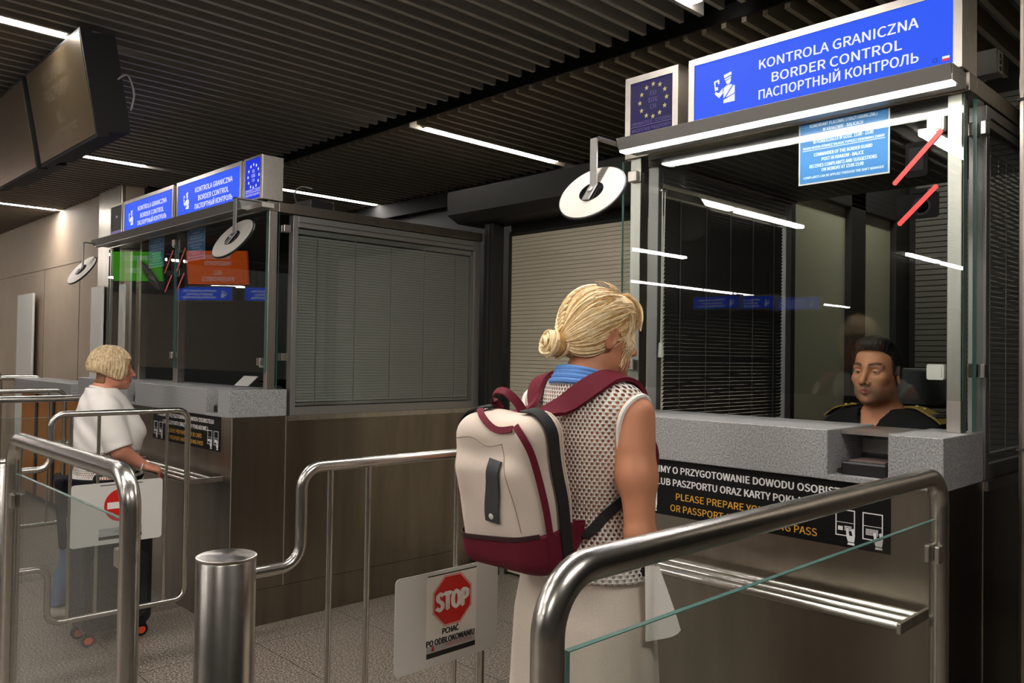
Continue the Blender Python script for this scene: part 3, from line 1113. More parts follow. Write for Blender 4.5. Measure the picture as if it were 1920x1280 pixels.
# ------------------------------------------------------------------ light bars under the signs
def light_bar(x0, x1, yc, label, lit):
    t = thing('light_bar', label, 'light bar', ((x0 + x1) / 2, yc + 0.1, 2.27))
    fr = Frame((x0, yc, 0), (0, 1, 0), (0, 0, 1))
    prof = [(0.045, 2.283), (0.028, 2.326), (0.155, 2.326), (0.155, 2.283)]
    MB().prism(fr, prof, 0.0, x1 - x0).build('housing', M['fascia'], t, bevel=0.001)
    MB().box(x0 + 0.004, x1 - 0.004, yc + 0.047, yc + 0.086, 2.276, 2.284).build('diffuser', M['led'] if lit else M['frame'], t)
    MB().box(x1 - 0.0005, x1 + 0.002, yc + 0.04, yc + 0.155, 2.28, 2.327).build('end_cap', M['frame'], t)
    return t


light_bar(-1.938, -0.772, RY, 'grey bar with a glowing white strip under the large nearest sign', True)
light_bar(-6.62, -4.19, LY, 'unlit grey light bar under the far booth signs', False)


# ------------------------------------------------------------------ round mirrors
def round_mirror(cx, cy, cz, R, top, label, anchor, reach_x=None):
    t = thing('round_mirror', label, 'mirror', (cx, cy, cz))
    n = np.array([0.12, -0.80, 0.60])
    n /= np.linalg.norm(n)
    c = np.array([cx, cy, cz])
    MB().lathe(c, n, [(R * 0.98, -0.006), (R, -0.004), (R, 0.004), (R * 0.98, 0.006)], 56).build('rim', M['black'], t, smooth=True)
    MB().lathe(c + n * 0.004, n, [(R * 0.965, 0), (R * 0.965, 0.003), (R * 0.33, 0.0045), (R * 0.33, 0.003)], 56).build('disc_back', M['disc'], t, smooth=True)
    MB().lathe(c - n * 0.02, n, [(R * 0.4, 0), (R * 0.85, 0.01), (R * 0.95, 0.014)], 40).build('mirror_face', mat('mirror_surface', (0.8, 0.8, 0.8, 1), 0.05, 1.0), t, smooth=True)
    MB().lathe(c + n * 0.0075, n, [(R * 0.36, 0), (R * 0.36, 0.002)], 40).build('hub_recess', M['blackgloss'], t)
    h = c + n * 0.018
    u = np.cross(n, np.array([1.0, 0, 0]))
    u /= np.linalg.norm(u)
    fr2 = Frame(h, np.cross(u, n), u)
    MB().fbox(fr2, -0.016, 0.016, -0.05, 0.035, -0.006, 0.0).build('clamp_plate', M['fascia'], t, bevel=0.002)
    MB().lathe(h, n, [(0.011, 0), (0.011, 0.005), (0.006, 0.008)], 16).build('bolt', M['steel'], t)
    b = h + u * 0.03
    MB().box(b[0] - 0.016, b[0] + 0.016, b[1] - 0.003, b[1] + 0.003, b[2] - 0.005, top).box(b[0] - 0.016, b[0] + 0.016, b[1] - 0.003, anchor, top - 0.006, top).build('arm', M['fascia'], t)
    if reach_x is not None:
        MB().box(reach_x, b[0] + 0.02, anchor - 0.09, anchor - 0.02, top - 0.03, top - 0.006).build('bracket', M['alu'], t)
    return t


round_mirror(-1.955, 2.30, 2.105, 0.136, 2.315, 'white-backed round mirror hanging left of the nearest sign', RY + 0.16)
round_mirror(-4.03, 1.90, 2.085, 0.136, 2.30, 'white-backed round mirror before the far booth glass', LY + 0.16, reach_x=-4.188)
round_mirror(-6.57, 1.93, 2.09, 0.136, 2.30, 'thin round mirror seen nearly edge-on left of the far booth', LY + 0.16)


# ------------------------------------------------------------------ printed plates
def card_icon(mb, fr, a0, z0, w, h):
    e = 0.003
    mb.fbox(fr, a0, a0 + w, z0 + h - e, z0 + h, 0.0022, 0.003).fbox(fr, a0, a0 + w, z0, z0 + e, 0.0022, 0.003)
    mb.fbox(fr, a0, a0 + e, z0 + e, z0 + h - e, 0.0022, 0.003).fbox(fr, a0 + w - e, a0 + w, z0 + e, z0 + h - e, 0.0022, 0.003)
    mb.fbox(fr, a0 + e, a0 + w - e, z0 + h * 0.5, z0 + h * 0.5 + 0.0015, 0.0022, 0.003)


def hand_icon(mb, fr, a, z):
    k = 0.045
    for poly in ([(-.2, -.1), (.2, -.1), (.26, .35), (.05, .25), (-.12, .3), (-.3, .2)], [(-.3, .2), (-.12, .3), (-.2, .75), (-.34, .7)], [(.26, .35), (.1, .28), (.0, .7), (.14, .78)], [(-.24, -.3), (.24, -.3), (.2, -.16), (-.2, -.16)]):
        mb.prism(fr, [(a + x * k, z + y * k) for x, y in poly], 0.0024, 0.0032)


def instruction_plate(x0, x1, y, label):
    t = thing('instruction_plate', label, 'plate', ((x0 + x1) / 2, y, 0.953))
    fr = Frame((x0, y, 0.953))
    w, h = x1 - x0, 0.193
    MB().fbox(fr, 0, w, 0, h, 0, 0.002).build('plate', M['signblack'], t)
    for s, z, wd, n, b in (('PROSIMY O PRZYGOTOWANIE DOWODU OSOBISTEGO', 0.148, 0.835, 'white', .05), ('LUB PASZPORTU ORAZ KARTY POKŁADOWEJ', 0.105, 0.672, 'white', .05),
                           ('PLEASE PREPARE YOUR ID CARD', 0.058, 0.505, 'yellow', .02), ('OR PASSPORT AND BOARDING PASS', 0.017, 0.552, 'yellow', .02)):
        tx = MB()
        text_into(tx, fr, s, w / 2, z, w * wd, 0.0225, 0.003, bold=b)
        tx.build(n + '_lettering', M['text_' + n], t)
    ic = MB()
    for a in (0.02, 0.1, w - 0.158, w - 0.078):
        card_icon(ic, fr, a, 0.032, 0.058, 0.078)
        hand_icon(ic, fr, a + 0.047, 0.022)
    for a in (0.02, w - 0.158):
        ic.fbox(fr, a + 0.008, a + 0.022, 0.048, 0.06, 0.0022, 0.003)
        for k in range(3):
            ic.fbox(fr, a + 0.027, a + 0.048, 0.049 + k * 0.005, 0.052 + k * 0.005, 0.0022, 0.003)
    for a in (0.1, w - 0.078):
        for k in range(9):
            ic.fbox(fr, a + 0.01 + k * 0.004, a + 0.012 + k * 0.004, 0.046, 0.064, 0.0022, 0.003)
    ic.build('document_pictograms', M['text_white'], t)
    return t


instruction_plate(-1.88, -0.92, RY + 0.0175, 'black instruction plate with white and yellow lettering on the nearest booth')
instruction_plate(-5.29, -4.33, LY + 0.0175, 'black instruction plate behind the gate rail on the far double booth')


def bag_shelf(x0, x1, yw, z, label):
    t = thing('bag_shelf', label, 'shelf', ((x0 + x1) / 2, yw - 0.1, z))
    for k in range(3):
        MB().tube([(x0, yw - 0.19 + 0.062 * k, z), (x1, yw - 0.19 + 0.062 * k, z)], 0.0135, 12).build('rod', M['tube'], t, smooth=True)
    for x in (x0, x1):
        MB().box(x - 0.006, x + 0.006, yw - 0.205, yw, z - 0.016, z + 0.012).build('bracket', M['steel'], t, bevel=0.002)
    return t


bag_shelf(-1.93, -0.82, RY + 0.018, 0.815, 'three-rod steel bag shelf under the plate of the nearest booth')
bag_shelf(-5.40, -4.29, LY + 0.018, 0.815, 'three-rod steel bag shelf by the left woman\'s hand on the far booth')
bag_shelf(-6.70, -5.62, LY + 0.018, 0.815, 'three-rod steel bag shelf at the left half of the far booth, behind the white top')


# ------------------------------------------------------------------ things on the glass
NOTICE = [('KOMENDANT PLACÓWKI STRAŻY GRANICZNEJ', .90, .74), ('W KRAKOWIE - BALICACH', .815, .44), ('PRZYJMUJE W SPRAWACH SKARG I WNIOSKÓW', .725, .80), ('W PONIEDZIAŁEK W GODZ. 13:00 - 15:00', .64, .66),
          ('SKARGI MOŻNA RÓWNIEŻ SKŁADAĆ POPRZEZ KIEROWNIKA ZMIANY', .565, .9),
          ('COMMANDER OF THE BORDER GUARD', .44, .64), ('POST IN KRAKOW - BALICE', .355, .46), ('RECEIVES COMPLAINTS AND SUGGESTIONS', .265, .74), ('ON MONDAY AT 13:00 15:00', .19, .46), ('COMPLAINTS CAN BE APPLIED THROUGH THE SHIFT MANAGER', .1, .88)]


def notice(x0, yg, label, w=0.298, z0=2.086, h=0.212):
    t = thing('notice_poster', label, 'poster', (x0 + w / 2, yg, z0))
    fr = Frame((x0, yg, z0))
    MB().fbox(fr, 0, w, 0, h, -0.001, 0).build('white_border', M['plate'], t)
    MB().fbox(fr, 0.005, w - 0.005, 0.005, h - 0.005, 0.0, 0.0006).build('blue_field', M['notice'], t)
    mb = MB()
    for s, z, wd in NOTICE:
        text_into(mb, fr, s, w / 2, h * (z - 0.01), w * wd, h * (0.05 if wd < .85 else .036), 0.001, bold=0.05)
    mb.fbox(fr, 0.014, w - 0.014, h * .53, h * .54, 0.0008, 0.0012)
    mb.build('lettering', M['noticewhite'], t)
    return t


notice(-1.302, RY + 0.2125, 'blue printed notice behind the glass of the nearest booth')
notice(-5.30, LY + 0.2125, 'blue notice behind the far booth glass, next to its round mirror', w=0.27)
notice(-5.96, LY + 0.2125, 'blue notice behind the far booth glass, in front of the green reflection', w=0.27)


def no_use_sticker(kind, x, z, y, label, k=1.0):
    t = thing('no_%s_sticker' % kind, label, 'sticker', (x, y, z))
    fr = Frame((x, y, z))
    mb = MB()
    if kind == 'phone':
        mb.rbox(fr, -0.034, 0.03, -0.055, 0.05, 0, 0.0006, 0.008)
        mb.build('phone_pictogram', M['sticker'], t)
        q = MB().fbox(fr, -0.024, 0.018, -0.035, 0.034, 0.0007, 0.001)
        q.build('phone_screen', mat('sticker_grey', srgb(26, 25, 25), 0.8, spec=0.08), t)
        a, b = np.array([-0.066, -0.068]), np.array([0.068, 0.072])
    else:
        mb.rbox(fr, -0.06, 0.062, -0.045, 0.032, 0, 0.0006, 0.01).rbox(fr, -0.02, 0.03, 0.03, 0.046, 0, 0.0006, 0.007)
        mb.build('camera_pictogram', M['sticker'], t)
        q = MB().lathe(fr.p(0.012, -0.008, 0.0006), fr.n, [(0.027, 0), (0.027, 0.0004), (0.02, 0.0004), (0.02, 0.0)], 28)
        q.build('lens_ring', mat('sticker_grey', srgb(30, 29, 29), 0.8, spec=0.08), t)
        a, b = np.array([-0.052, -0.056]), np.array([0.055, 0.048])
    d = (b - a) / np.linalg.norm(b - a)
    n = np.array([-d[1], d[0]]) * 0.0075
    e = d * 0.004
    MB().prism(fr, [tuple(a - n), tuple(b - n), tuple(b + e), tuple(b + n), tuple(a + n), tuple(a - e)], 0.001, 0.0018).build('red_bar', M['redtape'], t)
    return t


yg = RY + 0.1985
no_use_sticker('phone', -0.918, 2.114, yg, 'no phones sticker with red bar, top right of the nearest glass')
no_use_sticker('camera', -0.917, 1.976, yg, 'no cameras sticker with red bar, below the phone one on the nearest glass')
no_use_sticker('phone', -5.56, 2.1, LY + 0.1985, 'no phones sticker left of the middle post on the far booth')
no_use_sticker('camera', -5.56, 1.96, LY + 0.1985, 'no cameras sticker left of the middle post on the far booth')
no_use_sticker('phone', -5.36, 2.1, LY + 0.1985, 'no phones sticker right of the middle post on the far booth')
no_use_sticker('camera', -5.36, 1.96, LY + 0.1985, 'no cameras sticker right of the middle post on the far booth')
for x, z, y, lab in ((-0.872, 2.214, RY, 'white square box at the top of the right post above the red bar'),
                     (-0.869, 1.472, RY, 'white square box beside the officer, low on the right post'),
                     (-5.52, 2.22, LY, 'white square box high on the middle post of the far booth'),
                     (-4.262, 1.44, LY, 'white square box low on the corner post of the far booth')):
    t = thing('switch_box', lab, 'box', (x, y + 0.225, z))
    MB().rbox(Frame((x, y + 0.213, z)), -0.024, 0.024, -0.023, 0.023, -0.022, 0.0, 0.006).build('case', M['white'], t)
    MB().rbox(Frame((x, y + 0.213, z)), -0.018, 0.018, -0.017, 0.017, 0.0, 0.002, 0.004).build('cover', M['white'], t)


def reader(x, y, z, label):
    t = thing('passport_reader', label, 'document reader', (x, y, z))
    MB().box(x - 0.075, x + 0.06, y - 0.05, y + 0.1, z, z + 0.04).build('case', M['black'], t, bevel=0.006)
    fr = Frame((x, y, z))
    MB().box(x - 0.06, x + 0.046, y - 0.03, y + 0.085, z + 0.04, z + 0.0425).build('scan_glass', mat('reader_window', srgb(120, 100, 96), 0.25), t)
    MB().box(x - 0.075, x + 0.06, y + 0.1, y + 0.112, z, z + 0.055).build('raised_lip', M['black'], t, bevel=0.003)
    return t


reader(-1.0, RY + 0.09, 1.162, 'black passport reader in the counter slot of the nearest booth')
reader(-4.40, LY + 0.09, 1.162, 'black passport reader in the counter slot at the corner of the far booth')
reader(-5.635, LY + 0.09, 1.162, 'black passport reader in the slot in front of the left woman')


# ================================================================== barriers and gates
def glass_barrier(p0, p1, z, label, r=0.0235, near_edge=False):
    """Bent steel rail on two legs with a glass pane hung between them."""
    p0, p1 = np.array(p0, float), np.array(p1, float)
    t = thing('glass_barrier', label, 'barrier', ((p0[0] + p1[0]) / 2, (p0[1] + p1[1]) / 2, 0))
    path = bend([(p0[0], p0[1], 0.0), (p0[0], p0[1], z), (p1[0], p1[1], z), (p1[0], p1[1], 0.0)], 0.085, 10)
    MB().tube(path, r, 20).build('rail', M['tube'], t, smooth=True)
    d = (p1 - p0) / np.linalg.norm(p1 - p0)
    L = np.linalg.norm(p1 - p0)
    fr = Frame((p0[0], p0[1], 0), (d[0], d[1], 0), (0, 0, 1))
    g = MB().fbox(fr, 0.04, L - 0.04, 0.12, z - 0.112, -0.005, 0.005).build('glass_panel', M['rail_glass'], t)
    MB().fbox(fr, 0.04, L - 0.04, z - 0.112, z - 0.1105, -0.005, 0.005).build('polished_edge', M['glassedge'], g)
    if near_edge:
        MB().fbox(fr, 0.0385, 0.04, 0.12, z - 0.1105, -0.005, 0.005).build('polished_edge', M['glassedge'], g)
    for a in (0.02, L - 0.055):
        for zz in (z - 0.2, 0.3):
            MB().fbox(fr, a, a + 0.036, zz - 0.022, zz + 0.022, 0.006, 0.018).fbox(fr, a, a + 0.036, zz - 0.022, zz + 0.022, -0.018, -0.006).build('glass_clamp', M['steel'], t, bevel=0.002)
    for p in (p0, p1):
        MB().lathe((p[0], p[1], 0), (0, 0, 1), [(0.05, 0), (0.05, 0.006), (0.026, 0.01)], 24).build('foot_flange', M['steel'], t)
    return t


glass_barrier((-0.757, 0.81), (-0.757, 2.30), 1.207, 'steel-railed glass barrier in the right foreground before the counter', near_edge=True)
glass_barrier((-3.075, 0.71), (-2.015, 0.71), 1.207, 'steel-railed glass barrier in the left foreground')
glass_barrier((-5.5, 0.9), (-5.5, 1.72), 1.203, 'steel barrier rail to the left of the woman in the white top', r=0.02)


def gate(x, yb, label_gate, label_post):
    p = thing('gate_post', label_post, 'bollard', (x, yb, 0))
    MB().lathe((x, yb, 0), (0, 0, 1), [(0.07, 0.0), (0.07, 1.0), (0.068, 1.003)], 40).build('tube', M['tube'], p, smooth=True)
    MB().lathe((x, yb, 1.003), (0, 0, 1), [(0.0705, 0), (0.0705, 0.006), (0.067, 0.008), (0.001, 0.0085)], 40).build('cap', M['spun'], p, smooth=True)
    MB().lathe((x, yb, 0), (0, 0, 1), [(0.1, 0), (0.1, 0.006), (0.072, 0.012)], 32).build('foot_flange', M['steel'], p)
    t = thing('swing_gate', label_gate, 'gate', (x, yb + 0.5, 0.25))
    y1 = yb + 0.2
    y2 = y1 + 0.63
    r = 0.0145
    path = bend([(x, yb + 0.0715, 0.955), (x, y1, 0.955), (x, y1, 1.203), (x, y2, 1.203), (x, y2, 0.25), (x, y1, 0.25), (x, y1, 0.505), (x, yb + 0.0715, 0.505)], 0.055, 8)
    MB().tube(path, r, 14).build('frame', M['tube'], t, smooth=True)
    for y in (y1 + 0.085, y1 + 0.205, y2 - 0.105):
        MB().tube([(x, y, 0.252), (x, y, 1.2)], 0.008, 10).build('bar', M['tube'], t, smooth=True)
    return t, y1, y2


def spun():
    m, nt, p = new_mat('spun_steel_cap')
    p.inputs['Metallic'].default_value = 1
    p.inputs['Base Color'].default_value = srgb(196, 190, 184)
    p.inputs['Roughness'].default_value = 0.3
    p.inputs['Anisotropic'].default_value = 0.9
    tg = N(nt, 'ShaderNodeTangent', direction_type='RADIAL', axis='Z')
    nt.links.new(tg.outputs[0], p.inputs['Tangent'])
    return m


M['spun'] = spun()
gate(-1.9, 0.895, 'open-bar steel swing gate carrying the white STOP plate', 'round brushed steel bollard in front, hinging the STOP gate')
gate(-4.15, 0.905, 'open-bar steel swing gate carrying the no entry plate', 'round steel bollard hinging the no entry gate, behind the left barrier leg')
gate(-6.55, 1.0, 'open-bar steel swing gate behind the others at the far left edge', 'round steel bollard hinging the farthest gate, at the left edge')
for a, b, lab in (((-9.87, 2.1), (-9.72, 2.5), 'bent steel rail loop before the white board at far left'), ((-12.0, 2.3), (-11.35, 2.45), 'small dark steel rail loop furthest away at the left edge')):
    t = thing('rail_loop', lab, 'barrier', (a[0], a[1], 0))
    MB().tube(bend([(*a, 0), (*a, 1.2), (*b, 1.2), (*b, 0)], 0.07, 8), 0.03, 12).build('rail', M['tube'], t, smooth=True)
    MB().lathe((*a, 0), (0, 0, 1), [(0.05, 0), (0.05, 0.008)], 16).lathe((*b, 0), (0, 0, 1), [(0.05, 0), (0.05, 0.008)], 16).build('foot_flange', M['steel'], t)


def gate_plate(name, x, y0, y1, z0, z1, label):
    t = thing(name, label, 'sign', (x, (y0 + y1) / 2, z0))
    fr = Frame((x, y0, z0), (0, 1, 0), (0, 0, 1))
    w, h = y1 - y0, z1 - z0
    MB().rbox(fr, 0, w, 0, h, 0, 0.004, 0.014).build('plate', M['plate'], t)
    return t, fr, w, h


t, fr, w, h = gate_plate('stop_plate', -1.885, 1.386, 1.78, 0.59, 0.866, 'white plate with a red STOP octagon on the front gate')
cx, cz, R = w * 0.53, h * 0.665, 0.075
oc = [(cx + R * 1.0 * math.cos(math.pi / 8 + k * math.pi / 4), cz + R * math.sin(math.pi / 8 + k * math.pi / 4)) for k in range(8)]
oc2 = [(cx + R * 1.09 * math.cos(math.pi / 8 + k * math.pi / 4), cz + R * 1.09 * math.sin(math.pi / 8 + k * math.pi / 4)) for k in range(8)]
MB().fbox(fr, w * 0.28, w * 0.77, 0.026, h - 0.012, 0.004, 0.0043).build('sticker', M['white'], t)
MB().prism(fr, oc2, 0.0043, 0.0046).build('octagon_rim', mat('pink_print', srgb(222, 150, 142), 0.5), t)
MB().prism(fr, oc, 0.0046, 0.0049).build('red_octagon', M['red'], t)
mb = MB()
text_into(mb, fr, 'STOP', cx, cz - 0.026, 0.122, 0.05, 0.0052, bold=0.11)
mb.build('stop_lettering', M['white'], t)
for s, x_, z_, w_ in (('PCHAĆ', cx - 0.006, h * 0.315, 0.062), ('PO ODBLOKOWANIU', cx - 0.004, h * 0.22, 0.185)):
    mb = MB()
    text_into(mb, fr, s, x_, z_, w_, 0.0165, 0.0046, bold=0.09)
    mb.build('black_lettering', M['text_black'], t)
MB().fbox(fr, w * 0.285, w * 0.765, 0.042, 0.062, 0.0043, 0.0046).build('grey_band', M['greyprint'], t)
mb2 = MB()
text_into(mb2, fr, 'PRZECHODZENIA', w * 0.6, 0.049, 0.105, 0.008, 0.005)
mb2.build('red_small_print', M['red'], t)
mb = MB().prism(fr, [(w * .33, .045), (w * .36, .045), (w * .352, .06), (w * .34, .06)], .0047, .005)
mb.build('red_emblem', M['red'], t)
MB().fbox(fr, w * 0.285, w * 0.765, 0.026, 0.041, 0.0043, 0.0047).build('black_strip', M['text_black'], t)
MB().fbox(fr, w * 0.29, w * 0.77, h - 0.014, h - 0.0105, 0.0043, 0.0047).build('black_strip', M['text_black'], t)

t, fr, w, h = gate_plate('no_entry_plate', -4.135, 1.19, 1.606, 0.58, 0.872, 'white plate with a red no entry disc on the gate before the left woman')
cx, cz = w * 0.535, h * 0.62
MB().lathe(fr.p(cx, cz, 0.004), fr.n, [(0.078, 0), (0.078, 0.0006)], 48).build('red_disc', M['red'], t)
MB().fbox(fr, cx - 0.064, cx + 0.064, cz - 0.0155, cz + 0.0155, 0.0046, 0.0052).build('white_bar', M['white'], t)
MB().fbox(fr, w * 0.3, w * 0.77, h - 0.014, h - 0.01, 0.004, 0.0045).build('black_strip', M['text_black'], t)
MB().fbox(fr, w * 0.295, w * 0.77, 0.022, 0.038, 0.004, 0.0045).build('black_strip', M['text_black'], t)
MB().fbox(fr, w * 0.295, w * 0.77, 0.04, 0.075, 0.004, 0.0045).build('grey_band', M['greyprint'], t)
mb = MB()
text_into(mb, fr, 'ZAKAZ WEJŚCIA', w * 0.58, 0.053, 0.1, 0.009, 0.0048)
mb.build('lettering', M['text_black'], t)

# ================================================================== people
def skin_mat(name, col, rough=0.5):
    m, nt, p = new_mat(name)
    at_ = N(nt, 'ShaderNodeAttribute', attribute_name='tint')
    nt.links.new(at_.outputs['Color'], p.inputs['Base Color'])
    p.inputs['Roughness'].default_value = rough
    p.inputs['Subsurface Weight'].default_value = 0.12
    p.inputs['Subsurface Radius'].default_value = (0.012, 0.005, 0.003)
    p.inputs['Specular IOR Level'].default_value = 0.35
    tc = N(nt, 'ShaderNodeTexCoord')
    nz = N(nt, 'ShaderNodeTexNoise')
    nz.inputs['Scale'].default_value = 160
    bp = N(nt, 'ShaderNodeBump')
    bp.inputs['Strength'].default_value = 0.12
    bp.inputs['Distance'].default_value = 0.002
    nt.links.new(tc.outputs['Object'], nz.inputs['Vector'])
    nt.links.new(nz.outputs['Fac'], bp.inputs['Height'])
    nt.links.new(bp.outputs['Normal'], p.inputs['Normal'])
    return m


def hair_mat(name, c0, c1, scale=90, stretch=(1, 1, 0.12), rough=0.42):
    m = mat(name, c0, rough, scale=scale, stretch=stretch, col2=c1, bump=0.5, detail=4, spec=0.4)
    return m


def cloth_mat(name, col, rough=0.85, scale=420, bump=0.25, noise=0.06):
    return mat(name, col, rough, noise=noise, scale=scale, bump=bump, spec=0.2)


def knit_mat(name, col, pu, pv, hole=(0.30, 0.36), z_top=None):
    """White crochet: see-through holes on a staggered grid of the weave coordinates (metres)."""
    m, nt, p = new_mat(name)
    p.inputs['Base Color'].default_value = col
    p.inputs['Roughness'].default_value = 0.9
    p.inputs['Specular IOR Level'].default_value = 0.15
    uvn = N(nt, 'ShaderNodeUVMap', uv_map='weave')
    sp = N(nt, 'ShaderNodeSeparateXYZ')
    nt.links.new(uvn.outputs[0], sp.inputs[0])

    def mth(op, a, b=None):
        n = N(nt, 'ShaderNodeMath', operation=op)
        for i, q in enumerate((a, b)):
            if q is None:
                continue
            if isinstance(q, (int, float)):
                n.inputs[i].default_value = q
            else:
                nt.links.new(q, n.inputs[i])
        return n.outputs[0]
    v = mth('DIVIDE', sp.outputs[1], pv)
    row = mth('FLOOR', v)
    odd = mth('MULTIPLY', mth('MODULO', row, 2.0), 0.5)
    u = mth('ADD', mth('DIVIDE', sp.outputs[0], pu), odd)
    fu = mth('SUBTRACT', mth('FRACT', u), 0.5)
    fv = mth('SUBTRACT', mth('FRACT', v), 0.5)
    du = mth('DIVIDE', fu, hole[0])
    dv = mth('DIVIDE', fv, hole[1])
    r2 = mth('ADD', mth('MULTIPLY', du, du), mth('MULTIPLY', dv, dv))
    inside = mth('LESS_THAN', r2, 1.0)
    if z_top is not None:      # open knit only in a band
        lo_, hi_ = z_top
        band = mth('MULTIPLY', mth('LESS_THAN', sp.outputs[1], hi_), mth('GREATER_THAN', sp.outputs[1], lo_))
        inside = mth('MULTIPLY', inside, band)
        r2 = mth('MULTIPLY', r2, band)
    tr = N(nt, 'ShaderNodeBsdfTransparent')
    mx = N(nt, 'ShaderNodeMixShader')
    nt.links.new(inside, mx.inputs[0])
    nt.links.new(p.outputs[0], mx.inputs[1])
    nt.links.new(tr.outputs[0], mx.inputs[2])
    nt.links.new(mx.outputs[0], nt.nodes['Material Output'].inputs['Surface'])
    bp = N(nt, 'ShaderNodeBump')
    bp.inputs['Strength'].default_value = 0.6
    bp.inputs['Distance'].default_value = 0.003
    nt.links.new(r2, bp.inputs['Height'])
    nt.links.new(bp.outputs['Normal'], p.inputs['Normal'])
    return m


def cyl_uv(c, R):
    def f(V):
        return np.stack([np.arctan2(V[:, 0] - c[0], -(V[:, 1] - c[1])) * R, V[:, 2]], 1)
    return f


class Head:
    """Head with a face, as a distance field; local x right, y forward, z up about the point between the ears."""
    def __init__(self, c, yaw=0.0, pitch=0.0, roll=0.0, s=1.0, fem=0.0, neck_to=None, neck_r=0.055, nose=1.0):
        self.c = np.array(c, float)
        self.R = rot('Z', yaw) @ rot('X', pitch) @ rot('Y', roll)
        self.s, self.fem, self.nose = s, fem, nose
        self.neck_to = None if neck_to is None else np.array(neck_to, float)
        self.neck_r = neck_r

    def loc(self, P):
        return ((P - self.c) @ self.R) / self.s

    def glob(self, q):
        return np.array(q, float) * self.s @ self.R.T + self.c

    def face(self, P):
        q = self.loc(P)
        a = np.abs(q)
        qs = q.copy()
        qs[:, 0] = a[:, 0]      # mirrored
        f = self.fem
        d = sd_ell(q, (0, -0.012, 0.035), (0.074, 0.096, 0.086))
        d = smin(d, sd_ell(q, (0, 0.028, -0.032), (0.061 - 0.004 * f, 0.066, 0.084)), 0.03)
        d = smin(d, sd_ell(q, (0, 0.034, -0.074), (0.050 - 0.006 * f, 0.052, 0.042)), 0.03)
        d = smin(d, sd_ell(q, (0, 0.074, -0.102), (0.022 - 0.004 * f, 0.020, 0.017)), 0.02)
        d = smin(d, sd_ell(qs, (0.047, 0.008, -0.078), (0.013, 0.03, 0.024)), 0.025)
        d = smin(d, sd_ell(qs, (0.043, 0.058, -0.024), (0.02, 0.022, 0.018)), 0.02)
        d = smin(d, sd_cap(qs, (0.008, 0.087, 0.021), (0.042, 0.070, 0.019), 0.0115 - 0.003 * f), 0.012)
        d = smax(d, -sd_ell(qs, (0.030, 0.107, -0.001), (0.021, 0.027, 0.0155)), 0.011)
        d = smin(d, sd_ell(qs, (0.031, 0.0735, -0.002), (0.0155, 0.0145, 0.0135)), 0.003)
        d = smax(d, -sd_ell(qs, (0.0315, 0.0905, -0.0035), (0.0128, 0.0085, 0.0054)), 0.002)
        n = self.nose
        d = smin(d, sd_cap(q, (0, 0.087, 0.008), (0, 0.089 + 0.023 * n, -0.036), 0.0072, 0.0105), 0.012)
        d = smin(d, sd_ell(qs, (0.0125, 0.0985, -0.041), (0.0082, 0.011, 0.008)), 0.006)
        d = smax(d, -sd_ell(qs, (0.007, 0.104, -0.0485), (0.0036, 0.006, 0.003)), 0.003)
        d = smin(d, sd_cap(qs, (0.0, 0.0985, -0.063), (0.022, 0.0845, -0.0685), 0.0062, 0.003), 0.006)
        d = smin(d, sd_cap(qs, (0.0, 0.0965, -0.0755), (0.019, 0.0845, -0.0705), 0.0072, 0.003), 0.006)
        d = smax(d, -sd_cap(qs, (0.0, 0.106, -0.0693), (0.02, 0.0915, -0.0697), 0.0017, 0.001), 0.002)
        # ears
        Re = rot('Z', -0.35) @ rot('X', -0.18)
        e = sd_ell(qs, (0.077, -0.008, -0.008), (0.0085, 0.0185, 0.033), Re)
        e = smax(e, -sd_ell(qs, (0.087, -0.003, -0.006), (0.008, 0.010, 0.020), Re), 0.004)
        d = smin(d, e, 0.006)
        d = d * self.s
        if self.neck_to is not None:
            top = self.glob((0, -0.022, -0.055))
            d = smin(d, sd_cap(P, top, self.neck_to, self.neck_r, self.neck_r * 1.08), 0.025)
        return d

    def tint(self, base, lip, brow, stubble=None, socket=None):
        def f(V):
            q = self.loc(V)
            ax = np.abs(q[:, 0])
            C = np.tile(np.array(base[:3]), (len(V), 1))
            def blend(mask, col):
                C[:] = C * (1 - mask[:, None]) + np.array(col[:3]) * mask[:, None]
            fr = q[:, 1] > 0.05
            if stubble is not None:
                mk = np.clip((-0.045 - q[:, 2]) / 0.02, 0, 1) * np.clip((q[:, 1] - 0.0) / 0.03, 0, 1) * np.clip((q[:, 2] + 0.135) / 0.02, 0, 1)
                blend(mk * 0.55, stubble)
            lz = np.abs(q[:, 2] + 0.0695 - 0.0) / (0.0115 * np.clip(1 - (ax / 0.0235) ** 2, 0.02, 1))
            blend(np.clip(1.6 - lz * 1.4, 0, 1) * (ax < 0.0235) * (q[:, 1] > 0.078), lip)
            zb = 0.0225 + 0.006 * np.sin(np.clip((ax - 0.012) / 0.036, 0, 1) * 2.2)
            blend(np.clip(1.5 - np.abs(q[:, 2] - zb) / 0.0048, 0, 1) * (ax > 0.011) * (ax < 0.05) * fr * 0.9, brow)
            blend(np.clip(1 - np.abs(q[:, 2] - 0.0018) / 0.0022, 0, 1) * (np.abs(ax - 0.031) < 0.0145) * (q[:, 1] > 0.07) * 0.8, brow)
            return C
        return f

